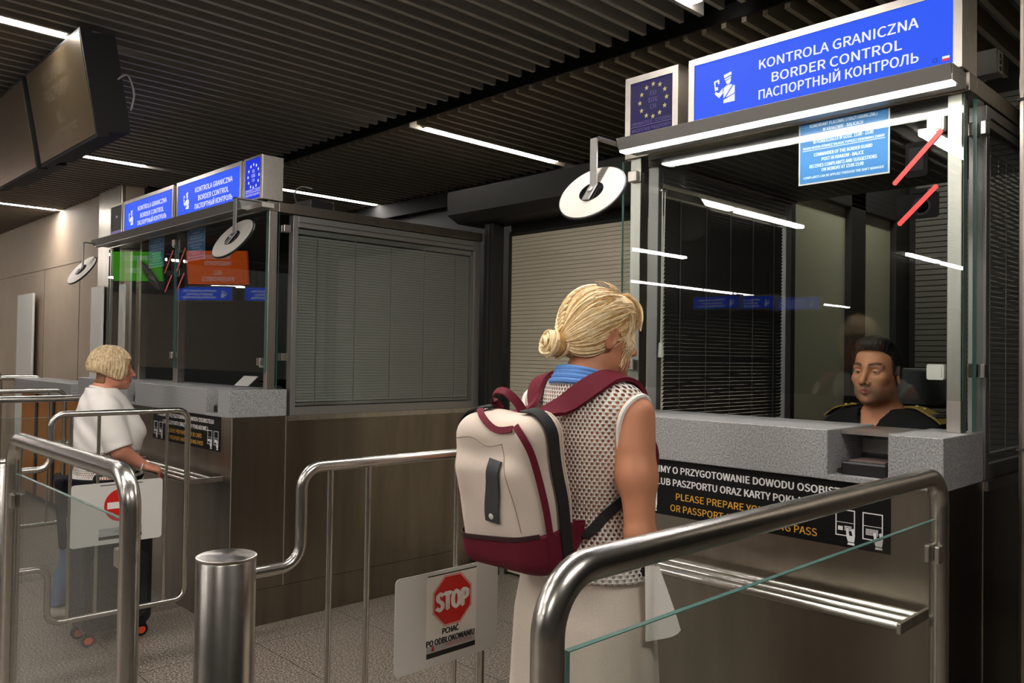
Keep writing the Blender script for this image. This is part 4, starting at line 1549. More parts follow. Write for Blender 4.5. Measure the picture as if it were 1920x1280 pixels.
    def eyes(self, parent, iris=(60, 45, 32), look=(0.0, 0.0)):
        for sgn in (-1, 1):
            c = self.glob((sgn * 0.031, 0.0735, -0.003))
            ax = self.R @ np.array([look[0], 1.0, look[1]])
            ax /= np.linalg.norm(ax)
            r = 0.0118 * self.s
            prof = [(r * math.sin(t), -r * math.cos(t)) for t in np.linspace(0.05, math.pi - 0.55, 12)]
            e = MB().lathe(c, ax, prof, 20).build('eyeball', mat('eye_white', srgb(196, 188, 180), 0.25), parent, local=True, smooth=True)
            MB().lathe(c, ax, [(r * 0.53, r * 0.84), (r * 0.5, r * 0.872), (r * 0.2, r * 0.96), (0.0002, r * 0.97)], 20).build('iris', mat('iris', srgb(*iris), 0.12), e, local=True, smooth=True)


def hand_sdf(wrist, direction, palm_n, thumb_side, curl=0.5, s=1.0):
    """Palm, four unequal curled fingers and a side thumb. palm_n points out of the back of the hand."""
    w = np.array(wrist, float)
    d = np.array(direction, float)
    d /= np.linalg.norm(d)
    n = np.array(palm_n, float)
    n -= d * np.dot(n, d)
    n /= np.linalg.norm(n)
    side = np.cross(d, n) * thumb_side
    B = np.stack([side, d, n], 1)
    caps = []
    for k, (x, L, y0) in enumerate(((0.030, 0.070, 0.088), (0.010, 0.078, 0.092), (-0.011, 0.072, 0.088), (-0.030, 0.056, 0.080))):
        p = np.array([x, y0, 0.0])
        caps.append((np.array([x * 0.7, 0.03, 0.0]), p, 0.0125, 0.0098))
        a = 0.25 + 0.25 * curl
        for j, (fl, r0, r1) in enumerate(((0.44, 0.0094, 0.0085), (0.32, 0.0085, 0.0078), (0.26, 0.0078, 0.0066))):
            a += curl * (0.55 + 0.06 * k)
            q = p + np.array([x * 0.06, math.cos(a), -math.sin(a)]) * L * fl
            caps.append((p, q, r0, r1))
            p = q
    p = np.array([0.026, 0.028, -0.004])
    q = np.array([0.052, 0.062, -0.012])
    caps += [(np.array([0.012, 0.012, 0]), p, 0.014, 0.014), (p, q, 0.0125, 0.0105), (q, q + np.array([0.006, 0.030, -0.01 - 0.012 * curl]), 0.0098, 0.0075)]

    def f(P):
        q = ((P - w) @ B) / s
        dd = sd_box(q, (0, 0.050, 0), (0.037, 0.045, 0.0125), 0.0115)
        dd = smin(dd, sd_ell(q, (0, 0.01, 0), (0.027, 0.03, 0.018)), 0.02)
        for a, b, r0, r1 in caps:
            dd = smin(dd, sd_cap(q, a, b, r0, r1), 0.004)
        return dd * s
    return f, w + d * 0.19 * s


SK_TAN = srgb(192, 130, 98)
SK_PINK = srgb(192, 130, 106)
SK_OFF = srgb(188, 128, 96)

# ------------------------------------------------------------------ the blond woman with the backpack
WX, WY = -1.455, 1.70
wom = thing('person', 'person with a blond bun in a white crochet top, at the nearest counter', 'person', (WX, WY, 0))
hw = Head((0.010, 0.040, 1.562), yaw=-0.36, pitch=-0.10, fem=1.0, neck_to=(0.0, -0.035, 1.41), neck_r=0.049)


def w_torso(P, o=0.0):
    d = sd_ell(P, (0, -0.005, 1.245), (0.158 + o, 0.108 + o, 0.215 + o))
    d = smin(d, sd_cap(P, (-0.135, -0.012, 1.372), (0.135, -0.012, 1.372), 0.050 + o), 0.06)
    d = smin(d, sd_cap(P, (0, -0.03, 1.37), (0, -0.03, 1.425), 0.062 + o, 0.052 + o), 0.05)
    d = smin(d, sd_ell(P, (0, 0.0, 1.06), (0.142 + o, 0.102 + o, 0.2 + o)), 0.06)
    d = smin(d, sd_ell(P, (0, -0.010, 0.90), (0.168 + o, 0.118 + o, 0.17 + o)), 0.07)
    Q = P.copy()
    Q[:, 0] = np.abs(Q[:, 0])
    d = smin(d, sd_ell(Q, (0.073, 0.075, 1.235), (0.066 + o, 0.06 + o, 0.066 + o)), 0.04)
    return d


W_SH, W_EL, W_WR = (0.172, -0.012, 1.352), (0.218, -0.045, 1.062), (0.04, 0.130, 1.03)
W_SHL, W_ELL, W_WRL = (-0.172, -0.012, 1.352), (-0.222, 0.02, 1.07), (-0.15, 0.18, 1.07)
hR, _ = hand_sdf(W_WR, (-0.35, 0.9, 0.0), (0.3, 0.1, 1), -1, 0.6, 0.92)
hL, _ = hand_sdf(W_WRL, (0.35, 0.9, 0.05), (-0.2, 0, 1), 1, 0.6, 0.92)


def w_arms(P):
    d = sd_cap(P, W_SH, (0.196, -0.03, 1.2), 0.052, 0.046)
    d = smin(d, sd_cap(P, (0.196, -0.03, 1.2), W_EL, 0.046, 0.036), 0.03)
    d = smin(d, sd_cap(P, W_EL, W_WR, 0.037, 0.025), 0.02)
    d = smin(d, sd_cap(P, W_SHL, W_ELL, 0.05, 0.036), 0.02)
    d = smin(d, sd_cap(P, W_ELL, W_WRL, 0.037, 0.025), 0.02)
    d = np.minimum(d, 1)
    return smin(smin(d, hR(P), 0.012), hL(P), 0.012)


def w_body(P):
    d = smin(w_torso(P), w_arms(P), 0.03)
    for sgn in (-1, 1):
        d = smin(d, sd_cap(P, (sgn * 0.09, 0, 0.85), (sgn * 0.085, 0.01, 0.47), 0.085, 0.055), 0.05)
        d = smin(d, sd_cap(P, (sgn * 0.085, 0.01, 0.47), (sgn * 0.085, -0.01, 0.10), 0.052, 0.034), 0.03)
        d = smin(d, sd_cap(P, (sgn * 0.085, -0.02, 0.06), (sgn * 0.09, 0.14, 0.045), 0.034, 0.026), 0.03)
    return smin(d, hw.face(P), 0.02)


sk_w = skin_mat('tanned_skin', SK_TAN)
tint_w = hw.tint(SK_TAN, srgb(176, 84, 72), srgb(150, 112, 76))


def join_parts(objs, name):
    """Make one mesh object out of several pieces of the same body."""
    bm = bmesh.new()
    for o in objs:
        bm.from_mesh(o.data)
    me = objs[0].data
    bm.to_mesh(me)
    bm.free()
    me.polygons.foreach_set('use_smooth', [True] * len(me.polygons))
    for o in objs[1:]:
        m_ = o.data
        bpy.data.objects.remove(o)
        bpy.data.meshes.remove(m_)
    objs[0].name = name
    return objs[0]


ZN = 1.455
b1 = sdf_mesh('body', w_body, (-0.30, -0.18, 0.0), (0.30, 0.36, ZN + 0.02), 0.0065, sk_w, wom, color=tint_w, keep=lambda c: c[:, 2] < ZN)
b2 = sdf_mesh('body', w_body, (-0.12, -0.12, ZN - 0.02), (0.14, 0.20, 1.72), 0.0032, sk_w, wom, color=tint_w, keep=lambda c: c[:, 2] >= ZN - 0.004)
join_parts([b1, b2], 'body')
hw.eyes(wom, (80, 100, 120))


# crochet top over the torso, cut at the arms, the neck and the hem
def w_top(P, o=0.011):
    d = w_torso(P, o)
    Q = P.copy()
    Q[:, 0] = np.abs(Q[:, 0])
    hem = 0.028 * np.clip((1.10 - P[:, 2]) / 0.12, 0, 1)
    d = d - hem
    d = smax(d, -(sd_ell(Q, (0.213, -0.01, 1.285), (0.060, 0.125, 0.128))), 0.01)
    d = smax(d, -sd_cap(P, (0, -0.03, 1.44), (0, 0.0, 1.58), 0.066, 0.09), 0.006)
    return smax(smax(d, 0.935 - P[:, 2], 0.004), P[:, 2] - 1.455, 0.004)


knit = knit_mat('white_crochet', srgb(232, 226, 218), 0.0135, 0.0098, (0.27, 0.40))
top = sdf_mesh('crochet_top', w_top, (-0.26, -0.22, 0.91), (0.26, 0.22, 1.48), 0.0055, knit, wom, uv=cyl_uv((0, 0), 0.15), relax=1)
for sgn in (-1, 1):
    ring = []
    for t in np.linspace(0, 2 * math.pi, 57):      # where the armhole meets the surface of the top
        ph = np.linspace(0.2, 1.75, 120)
        pts = np.stack([0.213 - 0.060 * np.cos(ph), -0.01 + 0.125 * np.sin(ph) * math.sin(t), 1.285 + 0.128 * np.sin(ph) * math.cos(t)], 1)
        out = w_torso(pts, 0.015) > 0
        k = int(np.argmax(out)) if out.any() else len(ph) - 1
        ring.append((sgn * (pts[k, 0] + 0.001), pts[k, 1], pts[k, 2]))
    ring = np.array(ring)
    for _ in range(2):
        ring = 0.25 * np.roll(ring, 1, 0) + 0.5 * ring + 0.25 * np.roll(ring, -1, 0)
    tr = MB().tube(np.concatenate([ring[:-1], ring[:1]]), 0.0075, 8, caps=False)
    tr.build('armhole_edging', cloth_mat('white_rib', srgb(232, 226, 218)), top, local=True, smooth=True)
ang = np.linspace(0, 2 * math.pi, 41)
rings = []
mbc = MB()
for r_, z_ in ((0.078, 1.424), (0.071, 1.436), (0.0655, 1.447), (0.062, 1.457)):
    mbc.tube([(r_ * 1.06 * math.sin(t), -0.024 + r_ * math.cos(t), z_ - 0.016 * math.cos(t)) for t in ang], 0.0085, 8, caps=False)
mbc.build('blue_collar', cloth_mat('blue_rib_knit', srgb(98, 142, 205), scale=260), top, local=True, smooth=True)


# long off-white skirt
def w_skirt(P):
    z = P[:, 2]
    t = np.clip((1.0 - z) / 0.9, 0, 1)
    rx = 0.176 + 0.026 * np.clip(t / 0.2, 0, 1) + 0.032 * t
    ry = 0.128 + 0.024 * np.clip(t / 0.2, 0, 1) + 0.045 * t
    th = np.arctan2(P[:, 0] / rx, P[:, 1] / ry)
    fold = 0.011 * t * (np.sin(7 * th + 1.2 * np.sin(2 * th)) + 0.5 * np.sin(13 * th + 2))
    r = np.sqrt((P[:, 0] / rx) ** 2 + ((P[:, 1] + 0.006) / ry) ** 2)
    d = (r - 1) * np.minimum(rx, ry) - fold
    return smax(smax(d, 0.115 - z, 0.004), z - 0.975, 0.004)


sdf_mesh('long_skirt', w_skirt, (-0.30, -0.27, 0.09), (0.30, 0.27, 1.0), 0.0075, cloth_mat('offwhite_cotton', srgb(214, 200, 186), scale=300), wom)
for sgn in (-1, 1):
    f = lambda P, s_=sgn: smax(smin(sd_cap(P, (s_ * 0.085, -0.035, 0.042), (s_ * 0.09, 0.15, 0.036), 0.042, 0.036), sd_ell(P, (s_ * 0.088, 0.06, 0.03), (0.045, 0.12, 0.035)), 0.02), -P[:, 2] + 0.001, 0.003)
    sdf_mesh('shoe', f, (sgn * 0.088 - 0.07, -0.1, -0.005), (sgn * 0.088 + 0.07, 0.22, 0.1), 0.006, mat('white_leather', srgb(206, 200, 192), 0.5), wom)


# hair: a base cap, combed strands drawn back into a low bun, a braid and loose wisps
def w_hair(P):
    q = hw.loc(P)
    d = sd_ell(q, (0, -0.014, 0.034), (0.084, 0.105, 0.096))
    d = smin(d, sd_ell(q, (0, -0.055, -0.02), (0.070, 0.062, 0.066)), 0.03)
    a = q.copy()
    a[:, 0] = np.abs(a[:, 0])
    d = smax(d, -sd_ell(q, (0, 0.105, -0.052), (0.078, 0.062, 0.118)), 0.012)
    d = smax(d, -sd_ell(a, (0.095, 0.012, -0.055), (0.040, 0.042, 0.066)), 0.012)
    d = smin(d, sd_ell(q, (0, 0.056, 0.082), (0.058, 0.030, 0.028)), 0.03)
    return smax(d, -0.078 - q[:, 2] - 0.25 * np.minimum(0, q[:, 1] + 0.04), 0.01)


BUN = np.array([-0.004, -0.128, -0.040])
blond = hair_mat('blond_hair', srgb(206, 170, 116), srgb(240, 214, 168), 110, (1, 1, 0.35))
strand_m = mat('blond_strands', srgb(222, 188, 134), 0.38, scale=70, col2=srgb(250, 228, 186), spec=0.5)
dark_str = mat('dark_blond_strands', srgb(168, 124, 72), 0.42, scale=60, col2=srgb(205, 164, 104), spec=0.4)
hair = sdf_mesh('hair', w_hair, hw.c - 0.17, hw.c + 0.17, 0.0042, blond, wom)


def to_local_path(pts):
    return np.array([hw.glob(p) for p in pts])


def strands(n, seed, mname, m_, rad, lift=0.002, region=None):
    rg = np.random.default_rng(seed)
    mb = MB()
    for _ in range(n):
        # root directions over the hair's front edge and crown; all comb towards the bun
        az = rg.uniform(-1.9, 1.9)
        el = rg.uniform(-0.25, 1.25) if region is None else rg.uniform(*region)
        d0 = np.array([math.sin(az) * math.cos(el), math.cos(az) * math.cos(el), math.sin(el)])
        d1 = BUN - np.array([0, -0.012, 0.02])
        d1 = d1 / np.linalg.norm(d1)
        om = math.acos(max(-1, min(1, float(d0 @ d1))))
        if om < 0.35:
            continue
        sway = rg.normal(0, 0.11)
        pts = []
        L0 = rg.uniform(0, 0.25)
        for t in np.linspace(L0, rg.uniform(0.8, 1.0), 13):
            v = (math.sin((1 - t) * om) * d0 + math.sin(t * om) * d1) / math.sin(om)
            v = v + np.array([0, 0, 1]) * sway * math.sin(math.pi * t) + np.array([rg.normal(0, 0.006), 0, rg.normal(0, 0.006)])
            pts.append(np.array([0, -0.012, 0.02]) + v / np.linalg.norm(v) * 0.105)
        W = to_local_path(pts)
        W, g = on_surface(w_hair, W, lift * rg.uniform(0.2, 1.0), 5)
        ql = hw.loc(W)
        if ((ql[:, 1] > 0.055) & (ql[:, 2] < 0.05)).any():
            continue
        r = rad * rg.uniform(0.6, 1.3)
        mb.tube(W, [r * (0.5 + 0.5 * math.sin(math.pi * min(1, 0.15 + t))) for t in np.linspace(0, 0.85, len(W))], 5, caps=False)
    return mb.build(mname, m_, hair, local=True, smooth=True)


strands(210, 3, 'combed_strands', strand_m, 0.0021)
strands(170, 5, 'combed_strands', dark_str, 0.0019, 0.0012)
strands(60, 11, 'combed_strands', strand_m, 0.0032, 0.004, (0.0, 1.0))
bun = MB()
rg = np.random.default_rng(4)
for k in range(46):
    tilt = rg.normal(0, 0.5)
    ax1 = np.array([math.cos(tilt), 0.25 * rg.normal(), math.sin(tilt)])
    ax1 /= np.linalg.norm(ax1)
    ax2 = np.cross(np.array([0.1, -1, 0.15]), ax1)
    ax2 /= np.linalg.norm(ax2)
    R0, a0 = rg.uniform(0.010, 0.037), rg.uniform(0, 6.28)
    y0 = math.sqrt(max(0.0, 0.040 ** 2 - R0 ** 2)) * rg.uniform(0.55, 1.0) * (1 if rg.random() < 0.85 else -1)
    pts = [BUN + (ax1 * math.cos(a) + ax2 * math.sin(a)) * R0 * (1 + 0.05 * math.sin(3 * a)) + np.array([0, -y0, 0]) for a in np.linspace(a0, a0 + rg.uniform(2.5, 5.5), 18)]
    bun.tube(to_local_path(pts), rg.uniform(0.0022, 0.0042), 6, caps=True)
bun_o = sdf_mesh('bun', lambda P: sd_ell(hw.loc(P), BUN, (0.034, 0.032, 0.034)), hw.glob(BUN) - 0.06, hw.glob(BUN) + 0.06, 0.004, dark_str, hair)
bun.build('bun_coils', strand_m, hair, local=True, smooth=True)
br = MB()
for k in range(13):      # braid from the crown down the left back to the bun
    t = k / 12
    cen = np.array([-0.026 + 0.02 * t, -0.030 - 0.085 * t, 0.128 - 0.125 * t])
    for sgn in (-1, 1):
        pts = [cen + np.array([sgn * 0.020, 0.008, 0.008]), cen + np.array([sgn * 0.012, -0.004, 0.0]), cen + np.array([sgn * -0.002, -0.006, -0.010])]
        W = to_local_path(smooth_path(pts, 8))
        W, g = on_surface(w_hair, W, 0.004, 5)
        br.tube(W, [0.0035, 0.0055, 0.0062, 0.006, 0.0055, 0.005, 0.0045, 0.004, 0.0035][:len(W)] + [0.0035] * max(0, len(W) - 9), 7)
br.build('braid', strand_m, hair, local=True, smooth=True)
wi = MB()
rg = np.random.default_rng(9)
for k in range(60):      # fringe and loose wisps by the ear and cheek
    sgn = 1 if rg.random() < 0.75 else -1
    x = sgn * rg.uniform(0.058, 0.076)
    y = rg.uniform(0.035, 0.075)
    z = rg.uniform(0.03, 0.07)
    L = rg.uniform(0.05, 0.14)
    cv = rg.normal(0, 0.012)
    pts = [(x, y, z), (x * 1.06, y + 0.012 + cv, z - L * .35), (x * 1.05, y + 0.004, z - L * .7), (x * 0.98, y - 0.004 + cv, z - L)]
    W = to_local_path(smooth_path(pts, 12))
    W, g = on_surface(lambda P: np.minimum(hw.face(P), w_hair(P)), W, rg.uniform(0.001, 0.006), 3)
    wi.tube(W, rg.uniform(0.0005, 0.0013), 4, caps=False)
for k in range(70):      # fringe
    x = rg.uniform(-0.055, 0.06)
    pts = [(x * 0.7, 0.05, 0.120), (x, 0.083, 0.092), (x * 1.1, 0.091, 0.06), (x * 1.2, 0.085, 0.034 + rg.normal(0, 0.008))]
    wi.tube(to_local_path(smooth_path(pts, 12)), rg.uniform(0.0012, 0.0028), 5, caps=False)
for k in range(40):      # fly-aways over the crown
    az, el = rg.uniform(-1.5, 1.5), rg.uniform(0.5, 1.4)
    d0 = np.array([math.sin(az) * math.cos(el), math.cos(az) * math.cos(el), math.sin(el)])
    p = np.array([0, -0.012, 0.036]) + d0 * np.array([0.088, 0.112, 0.102])
    q = p + d0 * 0.012 + np.array([rg.normal(0, 0.012), -0.03, 0.0])
    wi.tube(to_local_path(smooth_path([p, (p + q) / 2 + d0 * 0.004, q], 8)), 0.0005, 4, caps=False)
wi.build('loose_wisps', strand_m, hair, local=True, smooth=True)

# white cloth and phone held at her right side
t = thing('folded_cloth', 'white folded cloth hanging from the blond woman\'s right hand side', 'cloth', (WX + 0.225, WY - 0.005, 0.79))
vs, fs = [], []
nu, nv = 9, 14
for j in range(nv + 1):
    v = j / nv
    for i in range(nu + 1):
        u = i / nu
        wdt = 0.030 + 0.05 * v
        x = (u - 0.3) * wdt + 0.012 * v
        y = 0.018 * math.sin(u * 7 + v * 2) * (0.4 + v)
        z = 0.185 * (1 - v) - 0.012 * math.sin(u * 3) * v + 0.03 * u * v
        vs.append((WX + 0.222 + x * 0.8 + y * 0.3, WY - 0.012 + x * 0.8, 0.795 + z))
for j in range(nv):
    for i in range(nu):
        fs.append((j * (nu + 1) + i, j * (nu + 1) + i + 1, (j + 1) * (nu + 1) + i + 1, (j + 1) * (nu + 1) + i))
o = MB().add(vs, fs).build('cloth_sheet', cloth_mat('white_cotton', srgb(228, 222, 214)), t, smooth=True)
so = o.modifiers.new('thickness', 'SOLIDIFY')
so.thickness = 0.003
o.modifiers.new('crisp_edge', 'EDGE_SPLIT').split_angle = math.radians(50)

# ------------------------------------------------------------------ backpack
bag = thing('backpack', 'cream and burgundy backpack with black straps on the blond woman\'s back', 'backpack', (-1.488, 1.497, 0.975))
BT = math.radians(11.5)
bag.rotation_euler = (BT, 0, math.radians(3))
BM = Matrix.Translation(bag.location) @ Matrix.Rotation(math.radians(3), 4, 'Z') @ Matrix.Rotation(BT, 4, 'X')
BI = np.array(BM.inverted())


def bag_local(P):
    P = np.atleast_2d(np.array(P, float))
    return P @ BI[:3, :3].T + BI[:3, 3]


def bag_sdf(P, o=0.0):
    z = P[:, 2]
    k = np.clip(z / 0.39, 0, 1)
    w = 0.138 + 0.010 * np.sin(k * 2.6)
    Q = P.copy()
    Q[:, 0] = P[:, 0] * 0.145 / w
    d = sd_box(Q, (0, 0.0, 0.195), (0.145 + o, 0.070 + o, 0.195 + o), 0.052)
    d = smin(d, sd_box(P, (-0.012, -0.052, 0.155), (0.112 + o, 0.036 + o, 0.135 + o), 0.034), 0.03)
    d = d + 0.0035 * np.sin(P[:, 0] * 38 + P[:, 2] * 9) * np.sin(P[:, 2] * 26 + 1) * np.clip((z - 0.1) / 0.1, 0, 1)
    return d


canvas = cloth_mat('cream_canvas', srgb(208, 192, 178), 0.75, 500, 0.2, 0.04)
burg = cloth_mat('burgundy_canvas', srgb(98, 24, 40), 0.7, 500, 0.2, 0.05)
webm = cloth_mat('black_webbing', srgb(38, 37, 38), 0.7, 300, 0.3, 0.1)
leath = mat('charcoal_leather', srgb(56, 56, 58), 0.5, noise=0.08, scale=120, bump=0.1)
snapm = mat('silver_snap', srgb(225, 222, 218), 0.3, 0.35)
LO, HI = (-0.2, -0.14, -0.03), (0.2, 0.12, 0.44)
sdf_mesh('canvas_body', bag_sdf, LO, HI, 0.0055, canvas, bag)
base_line = lambda P: P[:, 2] - 0.098 - 0.015 * np.clip(P[:, 0] / 0.14, -1, 1)
sdf_mesh('burgundy_base', lambda P: smax(bag_sdf(P, 0.006), base_line(P), 0.003), LO, HI, 0.0055, burg, bag)


def strap(name, pts, w, th, m, off=0.007, n=36, sdf=bag_sdf, parent=bag):
    P = smooth_path(pts, n)
    S, g = on_surface(sdf, P, 0.0, 8)
    return ribbon(name, S, g, w, th, m, parent, off)


def snap(p, sdf=bag_sdf, r=0.0075, off=0.006):
    S, g = on_surface(sdf, np.array([p], float), 0.0, 8)
    MB().lathe(S[0] + g[0] * off, g[0], [(r, 0), (r, 0.002), (r * 0.6, 0.0035), (r * 0.2, 0.0038)], 18).build('snap_button', snapm, bag, local=True, smooth=True)


zp = strap('top_zip', [(-0.075, -0.01, 0.39), (-0.03, -0.045, 0.385), (0.03, -0.07, 0.37), (0.085, -0.07, 0.375)], 0.017, 0.003, burg)
strap('side_zip', [(0.092, -0.068, 0.385), (0.125, -0.06, 0.33), (0.142, -0.05, 0.2), (0.144, -0.045, 0.08), (0.138, -0.045, 0.02)], 0.017, 0.003, burg)
strap('base_zip', [(-0.14, -0.05, 0.088), (-0.09, -0.09, 0.09), (0.0, -0.09, 0.098), (0.09, -0.08, 0.108), (0.125, -0.06, 0.112)], 0.011, 0.003, mat('dark_burgundy', srgb(44, 12, 18), 0.6), 0.007)
strap('side_webbing', [(0.055, 0.02, 0.40), (0.10, 0.0, 0.385), (0.145, -0.005, 0.33), (0.15, 0.0, 0.2), (0.148, 0.004, 0.08), (0.135, 0.01, 0.0)], 0.038, 0.004, webm)
strap('side_webbing', [(-0.055, 0.02, 0.40), (-0.10, 0.0, 0.385), (-0.145, -0.005, 0.33), (-0.15, 0.0, 0.2), (-0.148, 0.004, 0.08), (-0.135, 0.01, 0.0)], 0.038, 0.004, webm)
strap('leather_tab', [(0.030, -0.09, 0.30), (0.020, -0.095, 0.24), (0.008, -0.095, 0.17), (0.005, -0.095, 0.14)], 0.046, 0.004, leath, 0.003)
snap((0.006, -0.1, 0.155))
snap((0.15, -0.004, 0.292))
for x, yy in ((0.136, 0.042), (-0.136, 0.042)):
    P = smooth_path([(x * 0.75, yy, 0.40), (x, yy, 0.36), (x * 1.06, yy, 0.2), (x * 1.03, yy, 0.03)], 30)
    S, g = on_surface(bag_sdf, P, 0.001)
    MB().tube(S, 0.004, 8).build('piping', canvas, bag, local=True, smooth=True)
for pts in ([(0.045, -0.09, 0.335), (0.068, -0.09, 0.25), (0.09, -0.09, 0.12)], [(-0.13, -0.05, 0.33), (-0.06, -0.08, 0.345), (-0.01, -0.085, 0.325), (0.045, -0.09, 0.335)]):
    S, g = on_surface(bag_sdf, smooth_path(pts, 30), 0.0003)
    MB().tube(S, 0.0012, 6).build('seam', mat('seam_thread', srgb(150, 134, 122), 0.8), bag, local=True)
hp = smooth_path([(-0.055, 0.045, 0.385), (-0.062, 0.03, 0.415), (-0.045, 0.028, 0.437), (-0.015, 0.03, 0.436), (0.008, 0.04, 0.41), (0.015, 0.05, 0.385)], 30)
ribbon('grab_handle', hp, np.tile([0, -0.45, 0.9], (len(hp), 1)), 0.024, 0.004, burg, bag)
bk = MB().tube(smooth_path([(-0.16, 0.0, 0.30), (-0.172, -0.01, 0.24), (-0.165, -0.015, 0.17)], 12), 0.008, 8)
bk.build('side_buckle', webm, bag, local=True, smooth=True)

WM = np.array([WX, WY, 0.0])
w_sdf_world = lambda P: np.minimum(w_top(P - WM, 0.014), w_torso(P - WM, 0.013))


def body_strap(name, pts, w, th, m, off=0.004, n=48, free=0):
    """Strap lying on the woman's top; points in her own coordinates. The first `free` fraction hangs free."""
    P = smooth_path(np.array(pts) + WM, n)
    d = w_sdf_world(P)
    S, g = on_surface(w_sdf_world, P, 0.0, 6)
    k = np.clip(np.linspace(0, 1, len(P)) / max(free, 1e-6), 0, 1)[:, None] if free else 1.0
    S = P * (1 - k) + S * k
    g0 = np.array([0, -0.5, 0.85])
    g = g * k + g0 * (1 - k) if free else g
    gl = g @ BI[:3, :3].T
    W = w if not isinstance(w, tuple) else np.interp(np.linspace(0, 1, len(P)), [0, .3, 1], w)
    return ribbon(name, bag_local(S), gl, W, th, m, bag, off)


body_strap('shoulder_strap', [(-0.005, -0.205, 1.340), (0.035, -0.140, 1.378), (0.085, -0.06, 1.42), (0.115, 0.0, 1.425), (0.125, 0.06, 1.36), (0.12, 0.10, 1.28), (0.125, 0.09, 1.18)], (0.05, 0.062, 0.05), 0.011, burg, 0.003, free=0.2)
body_strap('shoulder_strap', [(-0.08, -0.205, 1.340), (-0.10, -0.135, 1.378), (-0.115, -0.06, 1.42), (-0.12, 0.0, 1.425), (-0.125, 0.06, 1.36), (-0.12, 0.10, 1.28), (-0.125, 0.09, 1.18)], (0.05, 0.062, 0.05), 0.011, burg, 0.003, free=0.2)
body_strap('lower_webbing', [(0.105, -0.13, 1.045), (0.13, -0.09, 1.09), (0.16, -0.03, 1.15), (0.155, 0.03, 1.19), (0.13, 0.09, 1.19)], 0.027, 0.003, webm, 0.004, free=0.15)
body_strap('lower_webbing', [(-0.18, -0.13, 1.045), (-0.17, -0.09, 1.09), (-0.17, -0.03, 1.15), (-0.155, 0.03, 1.19), (-0.13, 0.09, 1.19)], 0.027, 0.003, webm, 0.004, free=0.15)
vp = smooth_path(np.array([(0.168, 0.005, 1.165), (0.176, -0.002, 1.10), (0.182, -0.006, 1.03), (0.19, -0.004, 0.95)]) + WM, 16)
ribbon('loose_strap_end', bag_local(vp), np.tile(np.array([0.85, -0.5, 0.0]) @ BI[:3, :3].T, (len(vp), 1)), 0.022, 0.003, webm, bag, 0.016)
MB().prism(Frame((0.125, 0.05, 0.02), (0, 1, 0), (0, 0, 1)), [(-0.02, -0.005), (0.035, 0.035), (0.052, 0.075), (0.02, 0.085), (-0.02, 0.10)], 0.0, 0.012).build('strap_anchor', burg, bag, local=True)


# ------------------------------------------------------------------ the woman in the white top at the far booth
LWX, LWY, LYAW = -4.915, 1.605, -0.25
lw = thing('person', 'person with short blond hair and a white top, standing at the far booth', 'person', (LWX, LWY, 0), LYAW)
hl_ = Head((0.0, 0.012, 1.402), pitch=-0.06, s=0.98, fem=1.0, neck_to=(0, -0.045, 1.25), neck_r=0.053, nose=1.15)


def l_torso(P, o=0.0):
    d = sd_ell(P, (0, -0.025, 1.07), (0.185 + o, 0.145 + o, 0.22 + o))
    d = smin(d, sd_cap(P, (-0.14, -0.04, 1.185), (0.14, -0.04, 1.185), 0.058 + o), 0.07)
    d = smin(d, sd_cap(P, (0, -0.045, 1.2), (0, -0.045, 1.275), 0.078 + o, 0.058 + o), 0.05)
    d = smin(d, sd_ell(P, (0, -0.005, 0.86), (0.185 + o, 0.155 + o, 0.2 + o)), 0.07)
    d = smin(d, sd_ell(P, (0, -0.03, 0.70), (0.195 + o, 0.165 + o, 0.16 + o)), 0.06)
    Q = P.copy()
    Q[:, 0] = np.abs(Q[:, 0])
    return smin(d, sd_ell(Q, (0.078, 0.088, 1.045), (0.085 + o, 0.078 + o, 0.088 + o)), 0.09)


LS, LE, LWr = (0.185, -0.03, 1.165), (0.225, 0.045, 0.955), (0.205, 0.165, 0.865)
hrl, _ = hand_sdf(LWr, (-0.05, 0.9, -0.30), (0.3, 0.3, 1), -1, 0.55, 0.92)
hll, _ = hand_sdf((-0.16, 0.07, 0.83), (0.2, 0.9, 0.1), (-0.3, 0, 1), 1, 0.6, 0.92)


def l_arms(P, o=0.0, sleeve=False):
    d = sd_cap(P, LS, LE, 0.058 + o, 0.047 + o)
    dl = sd_cap(P, (-0.185, -0.03, 1.165), (-0.225, 0.05, 0.955), 0.058 + o, 0.047 + o)
    if sleeve:
        return np.minimum(d, dl)
    d = smin(d, sd_cap(P, LE, LWr, 0.044, 0.027), 0.02)
    dl = smin(dl, sd_cap(P, (-0.225, 0.05, 0.955), (-0.16, 0.07, 0.83), 0.044, 0.027), 0.02)
    return np.minimum(smin(d, hrl(P), 0.01), smin(dl, hll(P), 0.01))


LEGS = (((0.085, -0.02, 0.66), (0.09, 0.03, 0.38), (0.09, 0.0, 0.08), (0.10, 0.13)), ((-0.085, -0.05, 0.66), (-0.085, -0.15, 0.38), (-0.085, -0.235, 0.08), (-0.09, -0.11)))


def l_legs(P, o=0.0):
    d = np.full(len(P), 1.0)
    for h, k, a, t in LEGS:
        e = smin(sd_cap(P, h, k, 0.092 + o, 0.062 + o), sd_cap(P, k, a, 0.062 + o, 0.044 + o), 0.03)
        d = np.minimum(d, e)
    return d


def l_body(P):
    d = smin(smin(l_torso(P, -0.006), l_arms(P), 0.03), l_legs(P, -0.012), 0.04)
    for h, k, a, t in LEGS:
        d = smin(d, sd_cap(P, (a[0], a[1] - 0.01, 0.05), (t[0], t[1], 0.04), 0.034, 0.026), 0.02)
    return smin(d, hl_.face(P), 0.02)


